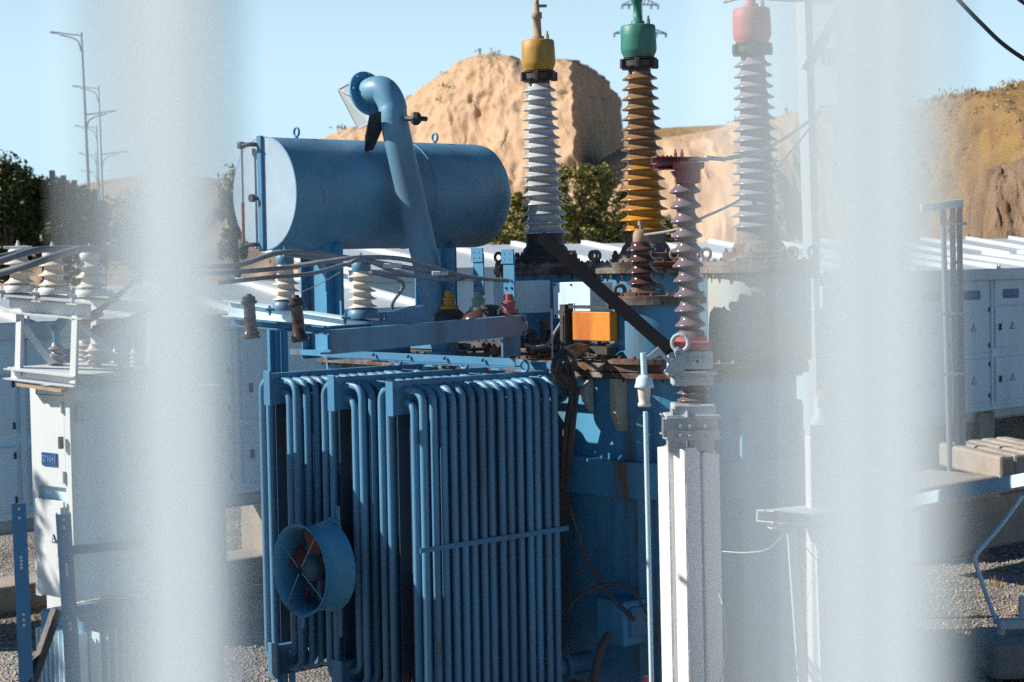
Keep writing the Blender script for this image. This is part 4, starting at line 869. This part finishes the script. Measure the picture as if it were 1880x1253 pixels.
# concrete posts, grooved, standing cornerwise
def cpost(pxc, ytop, Y, wv, wu, lab, groove=True):
    p = W(pxc, ytop, Y); foot = Vector((p.x+0.015, Y, 0)); t = thing('concrete_post', lab, 'post', foot, 'whitewashed posts under the disconnector')
    def prism(v0, v1, u0, u1, name, m=None, jag=0.0, zt=0.0):
        nz = 30; vs = []; pts = [(u0, v0+0.008), (u0+0.008, v0), (u1, v0), (u1, v1), (u0+0.008, v1), (u0, v1-0.008)]
        for j in range(nz+1):
            z = (p.z+zt)*j/nz; c = foot.lerp(p, j/nz)
            for (uu, vv) in pts:
                k = 0.0016*noise.noise(Vector((uu*30, vv*30, z*9+pxc)))
                vs.append(Vector((c.x, c.y, 0))+U*(uu+k)+V*(vv+k)+Z*(z+(random.uniform(-jag, jag*0.3) if j == nz else 0)))
        n = 6; b = MB(); b.add(vs, [(j*n+i, j*n+(i+1) % n, (j+1)*n+(i+1) % n, (j+1)*n+i) for j in range(nz) for i in range(n)] + [tuple(range(nz*n, nz*n+n)), tuple(reversed(range(n)))])
        b.build(name, m or M['concrete'], t)
    if groove:
        prism(0, wv*0.44, 0, wu, 'rib', jag=0.03); prism(wv*0.44+0.0, wv*0.56, 0.045, wu-0.004, 'web', zt=-0.01); prism(wv*0.56, wv, 0, wu, 'rib', jag=0.03, zt=0.006)
    else: prism(0, wv, 0, wu, 'shaft', jag=0.03)
    for k in range(6):
        q = MB(); c = p+U*random.uniform(0, wu)+V*random.uniform(0, wv); r_ = random.uniform(0.008, 0.022)
        q.add([c+Vector((r_*a_, r_*b_, r_*c_))*random.uniform(0.7, 1.3) for a_, b_, c_ in ((1,0,0),(0,1,0),(-1,0,0),(0,-1,0),(0,0,0.8),(0,0,-1))], [(0,1,4),(1,2,4),(2,3,4),(3,0,4),(1,0,5),(2,1,5),(3,2,5),(0,3,5)])
        q.build('broken_chip', M['rawcon'], t)
cpost(1258, 826, 9.75, 0.215, 0.115, 'grooved whitewashed concrete post, the sunlit left one under the disconnector')
cpost(1292, 830, 9.84, 0.06, 0.125, 'whitewashed concrete post, the shaded right one under the disconnector', groove=False)
# drive rod with bell insulator
YR = 9.6
rd = thing('drive_rod', 'thin pale drive rod hanging from a bell shaped insulator beside the concrete posts', 'rod', W(1196, 1253, YR))
q = MB(); q.tube([W(1185, 756, YR), W(1196, 1240, YR), W(1200, 1420, YR)], 0.0125, 12); q.build('rod', M['panel'], rd)
q = MB(); q.lathe([(0.010, 0.14), (0.026, 0.135), (0.042, 0.12), (0.047, 0.09), (0.053, 0.075), (0.050, 0.07), (0.034, 0.072)], Matrix.Translation(W(1183, 712, YR)-Z*0.07), 32); q.build('bell_cap', M['panel'], rd)
q = MB(); q.lathe([(0.028, 0), (0.034, 0.004), (0.034, 0.018), (0.028, 0.024), (0.031, 0.05), (0.034, 0.085), (0.034, 0.118)], Matrix.Translation(W(1183, 747, YR)), 32); q.build('porcelain', M['porc_cream'], rd)
q = MB(); q.tube([W(1181, 648, YR), W(1183, 695, YR)], 0.017, 10); q.beam(W(1180, 650, YR), W(1181, 672, YR)+Vector((0, -0.02, 0)), 0.01, 0.02); q.build('fork', M['panel'], rd)
q = MB(); q.tube([W(1186, 1242, 9.5), W(1183, 1300, 9.5)], [0.016, 0.024], 12); q.build('red_sleeve', M['red'], rd)

# ================================================================== portal mast and second concrete post, right
pm = thing('portal_mast', 'tall pale steel mast with bracing behind the transformer, right of the red capped bushing', 'mast', (W(1495, 620, 15.6).x, 15.6, 0))
q = MB(); YM = 15.6
a_ = W(1474, -60, YM); e_ = W(1499, 640, YM); e2 = e_+(e_-a_)*0.45; e2.z = 0
q.beam(e2, a_, 0.10, 0.10, up=-U); q.build('leg', M['white'], pm)
q = MB(); a2 = W(1540, -60, YM+0.5); f_ = W(1562, 640, YM+0.5); f2 = f_+(f_-a2)*0.45; f2.z = 0; q.channel(f2, a2, 0.06, 0.08, 0.01, up=Vector((0, 1, 0))); q.build('leg', M['white'], pm)
q = MB(); q.beam(W(1480, 130, YM-0.1), W(1552, 0, YM-0.1), 0.03, 0.09, Vector((1, 0, 1))); q.build('brace', M['panel'], pm)
q = MB(); q.beam(W(1500, 104, YM+0.1), W(1552, 104, YM+0.4), 0.1, 0.14); q.beam(W(1478, -5, YM), W(1552, -5, YM+0.4), 0.1, 0.1); q.beam(W(1500, 197, YM+0.2), W(1556, 197, YM+0.4), 0.05, 0.02); q.build('crossbar', M['white'], pm)
q = MB(); q.box(W(1522, 545, YM-0.2), 0.14, 0.14, 0.18, bev=0.01); q.box(W(1515, 568, YM-0.2), 0.2, 0.18, 0.02); q.build('junction_box', M['panel'], pm)
cp2 = thing('concrete_post', 'tall whitewashed concrete post with small white table, right of the disconnector posts', 'post', (W(1512, 1253, 9.3).x, 9.3, 0))
q = MB(); q.beam(W(1508, 800, 9.3), W(1514, 1253, 9.3)-Z*0.2, 0.15, 0.155, Vector((0, 1, 0)), bev=0.008); q.beam(W(1505, 968, 9.22), W(1514, 1253, 9.22), 0.06, 0.125, Vector((0, 1, 0))); q.build('shaft', M['concrete'], cp2)
q = MB(); p0 = W(1514, 1253, 9.3); q.box(Vector((p0.x, p0.y, p0.z/2)), 0.15, 0.15, p0.z+0.02, bev=0.008); q.build('shaft', M['concrete'], cp2)
q = MB(); q.box(W(1510, 788, 9.3), 0.16, 0.16, 0.06, bev=0.005); q.lathe([(0.055, 0), (0.06, 0.02), (0.04, 0.04), (0.04, 0.12), (0.03, 0.13)], Matrix.Translation(W(1508, 778, 9.3)), 20); q.box(W(1518, 738, 9.3), 0.12, 0.09, 0.05, bev=0.01); q.build('post_head', M['white'], cp2)
q = MB(); q.lathe([(0.045, 0), (0.045, 0.03), (0.03, 0.035)], Matrix.Translation(W(1515, 728, 9.3)), 20); q.build('red_cap', M['red'], cp2)
st = thing('steel_stand', 'small white steel stand with thin leg clamped to the right concrete post', 'stand', (W(1457, 1253, 9.2).x, 9.2, 0))
q = MB(); q.channel(W(1404, 948, 9.0), W(1486, 948, 9.4), 0.09, 0.06, 0.006); q.channel(W(1412, 965, 9.0), W(1535, 965, 9.1), 0.06, 0.03, 0.006); q.poly([W(1402, 938, 9.0), W(1485, 930, 9.4), W(1540, 940, 9.2), W(1490, 947, 9.0)], Z*0.006); q.build('tabletop', M['white'], st)
q = MB(); pa = W(1446, 970, 9.1); pb_ = W(1467, 1260, 9.1); q.angle(pb_+(pb_-pa)*0.5, pa, 0.042, 0.005, Vector((1, 0, 0)), Vector((0, 1, 0))); q.beam(W(1448, 970, 9.05), W(1535, 1070, 9.05), 0.006, 0.006); q.build('leg', M['white'], st)
cabl([(1326, 1013, 9.4), (1370, 1015, 9.3), (1410, 1008, 9.2), (1440, 980, 9.1), (1462, 958, 9.05)], 0.004, 'thin sagging wire from concrete posts to the white steel stand', M['wire'], None, 'wire')
cabl([(1322, 1253, 9.6), (1333, 1190, 9.6), (1328, 1120, 9.6), (1320, 1090, 9.7)], 0.005, 'thin pale wire along the right side of the disconnector posts', M['wire'], None, 'wire')

# ================================================================== wires
def wire(pts, r, lab, m='wire', cat='wire'):
    q = MB(); q.tube(curve_pts([W(*p) for p in pts], 12), r, 8); return tag(q.build('overhead_wire', M[m]), lab, cat)
wire([(1335, 291, 10.0), (1390, 280, 10.8), (1450, 248, 12.5), (1510, 205, 15.4)], 0.012, 'pale wire from the red disconnector head to the mast')
wire([(1182, 432, 12.2), (1240, 422, 11.7), (1290, 400, 11.6), (1350, 372, 12.2), (1400, 335, 13.0), (1455, 275, 14.3), (1510, 205, 15.3)], 0.0095, 'pale wire rising from the brown neutral bushing to the mast')
wire([(1745, -15, 14), (1800, 42, 14), (1850, 88, 14), (1930, 140, 14)], 0.017, 'black wire crossing the upper right corner', 'blackwire')
wire([(1860, -10, 18), (1880, 6, 18), (1930, 40, 18)], 0.02, 'second black wire cutting the extreme upper right corner', 'blackwire')
wire([(985, 5, 14.2), (980, -60, 14.2), (900, -160, 14.2)], 0.012, 'wire leaving the yellow capped bushing upwards', 'wire')
wire([(1330, 4, 13.5), (1375, -4, 13), (1470, 2, 15.4), (1500, -10, 15.4)], 0.012, 'pale wire at the top edge above the red capped bushing')

# ================================================================== cable risers at right
ri = thing('cable_riser', 'three dark vertical cable pipes under a white bar before the right kiosk', 'cable riser', (W(1750, 900, 20).x, 20, 0))
for x0, x1 in ((1731, 1743), (1748, 1758), (1761, 1768)):
    q = MB(); pa = W(x0, 410, 20); pb_ = W(x1, 830, 20); pc = pb_+(pb_-pa)*0.10; pc.z = 0.55; q.tube([pc, pb_, pa], 0.032, 12); pp = q.build('pipe', M['cable'], ri)
    q = MB(); q.tube([pa, W(x0+1, 380, 20)], [0.035, 0.03], 10); q.build('cable_end', M['red'], pp)
q = MB(); q.beam(W(1690, 382, 20), W(1767, 373, 20), 0.10, 0.09, bev=0.008); q.build('top_bar', M['white'], ri)
for y_ in (412, 577, 688):
    q = MB(); q.beam(W(1725, y_, 19.94), W(1775, y_-1, 19.94), 0.02, 0.03); q.build('clamp_strap', M['galv'], ri)
q = MB(); q.tube(curve_pts([W(1742, 420, 19.9), W(1752, 450, 19.9), W(1746, 490, 19.9), W(1762, 470, 19.9), W(1764, 430, 19.9)], 6), 0.012, 6); q.build('cable', M['blackwire'], ri)

# ================================================================== foreground right: beam, bent pipe, plinths, slabs
YS = 14.6
q = MB(); pa = W(1660, 925, 15.6); pb_ = W(1960, 868, 13.6); q.beam(pa, pb_, 0.22, 0.10, bev=0.004); tag(q.build('steel_beam', M['panel']), 'flat pale steel beam lying across at the right edge', 'beam')
bp = thing('bent_pipe', 'slim blue bent steel pipe on a concrete block at lower right', 'pipe', W(1838, 1172, 13.9))
q = MB(); q.tube(curve_pts([W(1876, 912, 14.4), W(1840, 962, 14.2), W(1805, 1003, 14.1), W(1791, 1022, 14.05), W(1793, 1040, 14.05), W(1812, 1095, 14.0), W(1830, 1145, 13.95)], 6), 0.018, 10); q.build('pipe', M['panel'], bp)
q = MB(); q.cyl(W(1838, 1150, 13.9), W(1838, 1178, 13.9), 0.032, 12); q.build('stub', M['white'], bp)
q = MB(); q.beam(W(1832, 1146, 13.9), W(1990, 1141, 13.9), 0.12, 0.07, bev=0.008); q.box(W(1879, 1115, 13.8), 0.06, 0.06, 0.16); tag(q.build('steel_channel', M['white']), 'white steel channel end with bracket low at the right edge', 'channel')
q = MB(); c = W(1900, 1185, 13.9); c.z = 0.17; q.box(c, 0.85, 0.7, 0.28, bev=0.05); tag(q.build('concrete_block', M['rawcon']), 'rounded concrete block under the bent pipe at lower right', 'concrete block')
for k in range(5):
    q = MB(); c = W(1790+k*26, 838-k*3, 19.6+k*0.25); q.box(c-Z*0.05, 0.17, 1.5, 0.26, Vector((0.98, 0.2, 0)), Vector((-0.2, 0.98, 0)), bev=0.03)
    tag(q.build('concrete_slab', M['rawcon']), ('concrete cover slab standing on edge right of the kiosk base, number %s of the row' % ('one', 'two', 'three', 'four', 'five')[k]) if False else ['leftmost', 'second', 'middle', 'fourth', 'rightmost'][k]+' of the five concrete slabs stacked on edge at right', 'concrete slab', 'concrete slabs on edge')
q = MB(); c = W(1775, 862, 20.2); q.box(Vector((c.x, c.y, 0.29)), 3.0, 0.9, 0.58, U, V, bev=0.04); tag(q.build('concrete_plinth', M['rawcon']), 'long concrete plinth on which the three cable pipes stand', 'plinth')
q = MB(); c = W(1690, 885, 18.3); q.box(c-Z*0.08, 1.5, 0.9, 0.22, U, V, bev=0.04); tag(q.build('concrete_slab', M['rawcon']), 'flat sunlit concrete slab below the cable risers', 'concrete slab')
for k in range(2):
    q = MB(); c = W((15, 400)[k], (1078, 1040)[k], (17.4, 18.6)[k]); q.box(Vector((c.x, c.y, 0.12)), 2.2, 0.55, 0.26, U, V, bev=0.03); tag(q.build('concrete_slab', M['rawcon']), ['concrete footing slab between the angle posts at the left edge', 'concrete footing slab left of the radiator tubes'][k], 'concrete slab')
# a small sparse tree outside the left edge of the picture dapples the cabinet with shade
tree('tree', 'sparse young tree just outside the left edge, dappling the white cabinet with shade', -1330, 30, 9.3, 500, 480, M['leaf'], n=900, leaf=0.075, seed=77, lumps=9, group=None)

# ================================================================== left cabinet with its stand
YL = 9.0; sL = F/YL
lc = thing('switch_cabinet', 'tall narrow white cabinet with small blue sign and frame of insulators on top at left', 'cabinet', Vector((W(100, 1100, YL).x, YL, 0)))
cn = W(134, 712, YL); zt = cn.z; zb_ = W(150, 1105, YL).z
wv, wu = 0.335, 0.62
LV_ = Vector((-0.74, 0.67, 0)).normalized(); LU = Vector((0.67, 0.74, 0))   # turned a little against the transformer
q = MB(); q.box(cn+LV_*wv/2+LU*wu/2+Z*((zb_-zt)/2), wu, wv, zt-zb_, LU, LV_, bev=0.004); q.build('body', M['panel'], lc)
q = MB(); q.box(cn+LV_*0.02-LU*0.012+Z*((zb_-zt)/2), 0.03, 0.05, zt-zb_, LU, LV_); q.box(cn+LV_*(wv-0.02)-LU*0.012+Z*((zb_-zt)/2), 0.03, 0.05, zt-zb_, LU, LV_); q.box(cn+LV_*wv/2-LU*0.008-Z*0.02, 0.02, wv-0.1, 0.04, LU, LV_); q.build('frame', M['white'], lc)
for (f0, f1, tilt) in ((0.04, 0.47, 0), (0.53, 0.985, 0.02)):
    za = zt-(zt-zb_)*f0; zc_ = zt-(zt-zb_)*f1
    q = MB(); q.box(cn+LV_*(wv/2)-LU*(0.022+tilt)+Z*((za+zc_)/2-zt), 0.012, wv-0.085, za-zc_, LU, LV_, bev=0.003); dr = q.build('door', M['white'], lc)
    q = MB(); q.box(cn+LV_*0.045-LU*(0.05+tilt)+Z*((za+zc_)/2-zt), 0.02, 0.02, 0.06, LU, LV_); q.build('handle', M['blackwire'], dr)
    for hz in (0.12, 0.88):
        q = MB(); hc = cn+LV_*0.05-LU*(0.034+tilt)+Z*(zc_+(za-zc_)*hz-zt); q.cyl(hc-Z*0.03, hc+Z*0.03, 0.008, 8); q.build('hinge', M['galv'], dr)
    if tilt: warn(cn+LV_*0.13-LU*0.05+Z*((za*0.6+zc_*0.4)-zt), -LV_, -LU, 0.05, dr)
    else:
        q = MB(); sc_ = cn+LV_*0.175-LU*0.032+Z*(za-zt-(za-zc_)*0.70); q.box(sc_, 0.008, 0.13, 0.066, LU, LV_); so = q.build('sign_plate', M['signblue'], dr)
        text('ДГКН1', sc_-LU*0.006, -LV_, -LU, 0.040, so)
q = MB(); hh = cn+LU*0.035-LV_*0.02-Z*0.13
for dz_, ww in ((0.0, 0), (0.0, 0)): pass
q.tube([hh+Z*0.035, hh+Z*0.035-LV_*0.03, hh-Z*0.035-LV_*0.03, hh-Z*0.035], 0.006, 8); q.box(hh+LV_*0.008, 0.05, 0.012, 0.10, LU, LV_); q.build('lifting_handle', M['white'], lc)
q = MB(); p_, q_ = W(14, 686, YL+0.15), W(142, 701, YL-0.12)
q.channel(p_, q_, 0.05, 0.055, 0.006); q.channel(p_+LU*0.45, q_+LU*0.45, 0.05, 0.055, 0.006); q.channel(q_, q_+LU*0.5, 0.04, 0.05, 0.006)
q.poly([p_+Z*0.028, q_+Z*0.028, q_+Z*0.028+LU*0.5, p_+Z*0.028+LU*0.5], Z*0.004); q.build('top_shelf', M['white'], lc)
q = MB(); q.beam(W(36, 706, YL+0.1), W(118, 718, YL-0.1), 0.04, 0.015); q.build('rusty_strip', M['brownbox'], lc)
tf = MB(); 
for (xa, ya, xb, yb, off) in ((30, 572, 27, 692, 0.14), (132, 580, 128, 704, -0.1)):
    A_ = W(xa, ya, YL+off); B_ = W(xb, yb, YL+off); tf.angle(B_, A_, 0.045, 0.005, LU, -LV_); tf.angle(B_+LU*0.45, A_+LU*0.45, 0.045, 0.005, LU, -LV_)
tf.beam(W(44, 600, YL+0.1), W(95, 668, YL+0.1), 0.005, 0.035); tf.beam(W(146, 590, YL+0.0), W(270, 720, YL+0.45), 0.005, 0.035); tf.build('upright', M['white'], lc)
q = MB(); p_, q_ = W(10, 560, YL+0.16), W(158, 573, YL-0.12); q.channel(p_, q_, 0.06, 0.075, 0.006); q.channel(p_+LU*0.45, q_+LU*0.45, 0.06, 0.075, 0.006); q.build('crossbeam', M['white'], lc)
q = MB(); q.beam(W(-20, 536, YL+0.2), W(215, 552, YL-0.15), 0.05, 0.012); q.build('insulator_rail', M['brownbox'], lc)
for k, (px, yb) in enumerate(((37, 537), (100, 541), (168, 545))):
    post_ins(px, yb, YL+0.1-0.12*k, 0.225, 0.075, 3, M['porc_cream'], 'cream insulators on the white cabinet', ['cream ribbed insulator nearest the left edge on the white cabinet', 'middle one of the three cream insulators on the white cabinet', 'cream ribbed insulator right of the middle one on the white cabinet'][k], M['white'])
post_ins(300, 548, YL+0.5, 0.22, 0.06, 3, M['porc_cream'], 'cream insulators on the white cabinet', 'faint cream insulator behind the blurred left picket right of the white cabinet', M['white'])
post_ins(322, 500, YL+1.2, 0.30, 0.05, 5, M['porc_grey'], 'grey insulators behind the blurred left picket', 'faint grey insulator with pinkish block on top beside the ladder', M['white'])
q = MB(); q.box(W(315, 424, YL+1.2), 0.13, 0.12, 0.05, bev=0.005); q.box(W(303, 423, YL+1.1), 0.05, 0.05, 0.06); tag(q.build('terminal_block', M['red']), 'pinkish block on top of the faint grey insulator', 'terminal block')
def small_ins(px, yt, yb, Y, r, n, m, lab):
    p = W(px, yb, Y); h_ = W(px, yt, Y).z-p.z; q = MB(); q.lathe([(r*0.9, 0)]+round_profile(0.0, h_*0.92, n, r*0.55, r)+[(r*0.5, h_*0.93), (r*0.5, h_)], Matrix.Translation(p), 32); return tag(q.build('cabinet_insulator', m), lab, 'insulator', 'small insulators beside the cabinet frame')
small_ins(105, 628, 670, YL+0.3, 0.046, 3, M['porc_grey'], 'stubby grey insulator framed by the white uprights')
small_ins(175, 632, 690, YL+0.3, 0.055, 5, M['porc_cream'], 'stubby cream insulator right of the white upright')
small_ins(155, 625, 672, YL+0.75, 0.05, 5, M['porc_cream'], 'stubby cream insulator half hidden by the white upright')
small_ins(214, 640, 684, YL+1.0, 0.034, 5, M['porc_cream'], 'small cream insulator left of the last faint one')
small_ins(248, 640, 686, YL+1.2, 0.034, 5, M['porc_cream'], 'small faint cream insulator farthest right by the diagonal bar')
q = MB(); q.poly([W(92, 598, YL+0.2), W(110, 582, YL+0.2), W(124, 582, YL+0.2), W(120, 600, YL+0.2), W(108, 610, YL+0.2), W(98, 608, YL+0.2)], Vector((0, 0.05, 0))); q.tube([W(103, 605, YL+0.22), W(105, 630, YL+0.25)], 0.02, 8); tag(q.build('terminal_clamp', M['tank']), 'blue folded terminal clamp above the stubby grey insulator', 'clamp')
cabl([(150, 592, YL-0.05), (175, 575, YL), (215, 545, YL), (240, 520, YL+0.1), (262, 498, YL+0.2)], 0.016, 'pale cable looping up right of the cabinet frame, upper one')
cabl([(168, 608, YL-0.05), (200, 596, YL), (240, 585, YL), (280, 560, YL+0.1), (305, 530, YL+0.2), (318, 498, YL+0.25)], 0.016, 'pale cable looping below the upper looping one right of cabinet')
q = MB(); q.tube([W(150, 592, YL-0.05), W(185, 572, YL)], 0.024, 8); q.tube([W(172, 608, YL-0.05), W(222, 592, YL)], 0.026, 8); tag(q.build('cable_boot', M['brownbox']), 'brownish cable end boots at the right of the cabinet frame', 'cable boot')
cabl([(-40, 478, YL-0.3), (0, 472, YL-0.2), (60, 460, YL-0.1), (130, 457, YL-0.1), (190, 460, YL), (260, 475, YL+0.3), (330, 490, YL+0.8)], 0.019, 'uppermost of the grey cables over the cabinet insulators')
cabl([(-40, 496, YL-0.4), (0, 480, YL-0.35), (50, 464, YL-0.3), (90, 458, YL-0.2), (150, 460, YL-0.1), (230, 478, YL)], 0.021, 'grey cable second from the top over the cabinet insulators')
cabl([(-40, 512, YL-0.5), (0, 502, YL-0.5), (60, 485, YL-0.5), (120, 465, YL-0.4), (165, 457, YL-0.3), (230, 462, YL-0.1), (320, 486, YL+0.4)], 0.021, 'lowest grey cable sweeping over the cabinet insulators')
# angle posts and rails
def apost(x0, y0, x1, y1, Y, w, lab):
    a = W(x0, y0, Y); b_ = W(x1, y1, Y); e = b_+(b_-a)*((b_.z)/(a.z-b_.z)); e.z = 0
    q = MB(); q.angle(e, a, w, 0.006, Vector((1, 0.2, 0)), Vector((-0.2, 1, 0)))
    t = thing('angle_post', lab, 'post', e, 'perforated angle posts'); q.build('shaft', M['bluesteel'], t)
    q = MB()
    for f in (0.03, 0.08, 0.30, 0.32, 0.34, 0.36, 0.62, 0.65, 0.68):
        c = a.lerp(b_, f)+Vector((w*0.5, -0.004+0.1*w, 0)); q.lathe([(0.007, 0), (0.007, 0.003)], axis_frame(c, (0.2, -1, 0)), 10, False)
    q.build('bolt_hole', M['white'], t); return t
apost(22, 925, 36, 1253, 8.3, 0.062, 'dented blue angle post at the far left edge'); apost(103, 945, 122, 1253, 8.2, 0.065, 'perforated blue angle post in front of the white cabinet'); apost(288, 1015, 298, 1253, 9.6, 0.062, 'faint angle post behind the blurred left picket right of cabinet')
q = MB(); q.angle(W(112, 1020, 8.25), W(300, 1002, 9.6), 0.04, 0.005, Z, Vector((0, 1, 0))); q.angle(W(120, 1134, 8.2), W(300, 1104, 9.6), 0.045, 0.005, Z, Vector((0, 1, 0))); q.bolt(W(120, 1021, 8.2), Vector((0, -1, 0)), 0.012, 0.015); q.bolt(W(126, 1135, 8.2), Vector((0, -1, 0)), 0.012, 0.015); tag(q.build('rail', M['bluesteel']), 'two steel rails tying the angle posts below the white cabinet', 'rail')
q = MB(); q.beam(W(104, 1120, 8.5), W(50, 1275, 8.3), 0.035, 0.05, bev=0.004); tag(q.build('brace', M['black']), 'dark slanting brace bolted to the perforated angle post', 'brace')
# finned oil tank below the cabinet
ft = thing('small_transformer', 'small finned transformer tank under the white cabinet', 'transformer', (W(130, 1253, 9.3).x, 9.3, 0))
fo = W(88, 1125, 9.35); q = MB(); q.box(fo+LU*0.45-LV_*0.08-Z*0.6, 0.85, 0.40, 1.2, LU, LV_, bev=0.02); q.build('tank', M['tank'], ft)
q = MB()
for k in range(9): q.box(fo-LU*0.02-LV_*(0.115-0.045*k*0+0.04*k-0.13)-Z*0.62, 0.09, 0.008, 1.1, LU, LV_, bev=0.002)
for k in range(16): q.box(fo+LU*(0.06+0.05*k)-LV_*0.32-Z*0.62, 0.008, 0.10, 1.1, LU, LV_, bev=0.002)
q.build('cooling_fins', M['panel'], ft)
# wide grey enclosure behind, box and ladder behind the blurred left picket
en = thing('equipment_enclosure', 'broad pale equipment enclosure behind the narrow white cabinet', 'enclosure', (W(150, 900, 11.3).x, 11.3, 0))
eo = W(150, 728, 11.1); q = MB(); q.box(Vector((eo.x, eo.y, 0))+LU*0.6+LV_*0.3+Z*(eo.z+0.9)/2, 1.0, 0.6, eo.z-0.9, LU, LV_, bev=0.01); q.build('body', M['white'], en)
q = MB(); q.box(Vector((eo.x, eo.y, 0))+LU*0.6-LV_*0.012+Z*(eo.z*0.5+0.45), 0.85, 0.024, (eo.z-0.9)*0.85, LU, LV_, bev=0.006); q.build('door', M['panel'], en)
for k in (0.15, 1.05): q = MB(); q.box(Vector((eo.x, eo.y, 0))+LU*k+LV_*0.3+Z*0.45, 0.08, 0.5, 0.92, LU, LV_); q.build('leg', M['galv'], en)
bx2 = thing('meter_box', 'small pale box with grey label under the faint lower rail', 'box', W(240, 1130, 9.9)); q = MB(); q.box(W(210, 1062, 10.0), 0.30, 0.16, 0.34, LU, LV_, bev=0.01); q.build('body', M['brownbox'], bx2); q = MB(); q.box(W(238, 1026, 9.75), 0.075, 0.01, 0.045, LU, LV_); q.build('label_plate', M['bluesteel'], bx2)
ld = thing('steel_ladder', 'white steel ladder with wide rungs behind the blurred left picket at left', 'ladder', (W(330, 1000, 11.8).x, 11.8, 0))
for x0, x1 in ((308, 317), (334, 343)):
    q = MB(); pa = W(x0, 537, 11.8); pb_ = W(x1, 880, 11.8); pc = pb_+(pb_-pa)*0.9; pc.z = 0; q.beam(pc, pa, 0.02, 0.03, Vector((0, 1, 0))); q.build('stringer', M['white'], ld)
for k, y_ in enumerate((545, 636, 693, 749, 810)):
    q = MB(); f = (y_-537)/343; q.box(W(322+9*f, y_, 11.8), 0.085, 0.02, 0.05); q.build('rung', M['white'], ld)

# ================================================================== the fence the camera looks through
FD = Vector((1, 0, 0)); FN = Vector((0, -1, 0))
PN = Vector((-0.45, -0.89, 0)).normalized(); PD = Vector((0.89, -0.45, 0)).normalized()
FY = 0.36
fe = thing('picket_fence', 'white painted steel picket fence close before the camera, out of focus', 'fence', (0, FY, 1.75))
def picket(px, w=0.022, t=0.009, Y=FY, c=None):
    c = c or Vector(((px-940)/F*Y, Y, 0)); q = MB(); q.box(c+Z*2.85, w, t, 2.1, PD, PN, bev=0.001); q.build('picket', M['picket'], fe); return c
c1 = picket(325, 0.0215, 0.009); c2 = picket(1618, 0.0225, 0.009, 0.33); stp = c2-c1
for k in (-3, -2, 2, 3, 4): picket(0, c=c1+stp*k)
for z_ in (2.05, 3.75):
    q = MB(); q.beam(c1-stp*8+Z*z_-FN*0.03, c1+stp*4.5+Z*z_-FN*0.03, 0.02, 0.04); q.build('rail', M['picket'], fe)
for k in (-8, 4.5):
    q = MB(); q.box(c1+stp*k+Z*2.9-FN*0.03, 0.05, 0.05, 2.4, FD, FN, bev=0.003); q.build('post', M['picket'], fe)
sr = Vector(((1485-940)/F*0.165, 0.165, 0)); q = MB(); q.cyl(sr+Z*2.0, sr+Z*3.8, 0.0040, 16)
for z_ in (2.05, 3.75): q.cyl(sr+Z*z_, Vector((sr.x, FY+0.02, z_)), 0.004, 10)
q.build('stay_rod', M['picket'], fe)
sr = Vector(((232-940)/F*0.25, 0.25, 0)); q = MB(); q.cyl(sr+Z*2.0, sr+Z*3.8, 0.0034, 16)
for z_ in (2.05, 3.75): q.cyl(sr+Z*z_, Vector((sr.x, FY+0.02, z_)), 0.004, 10)
q.build('stay_rod', M['picket'], fe)
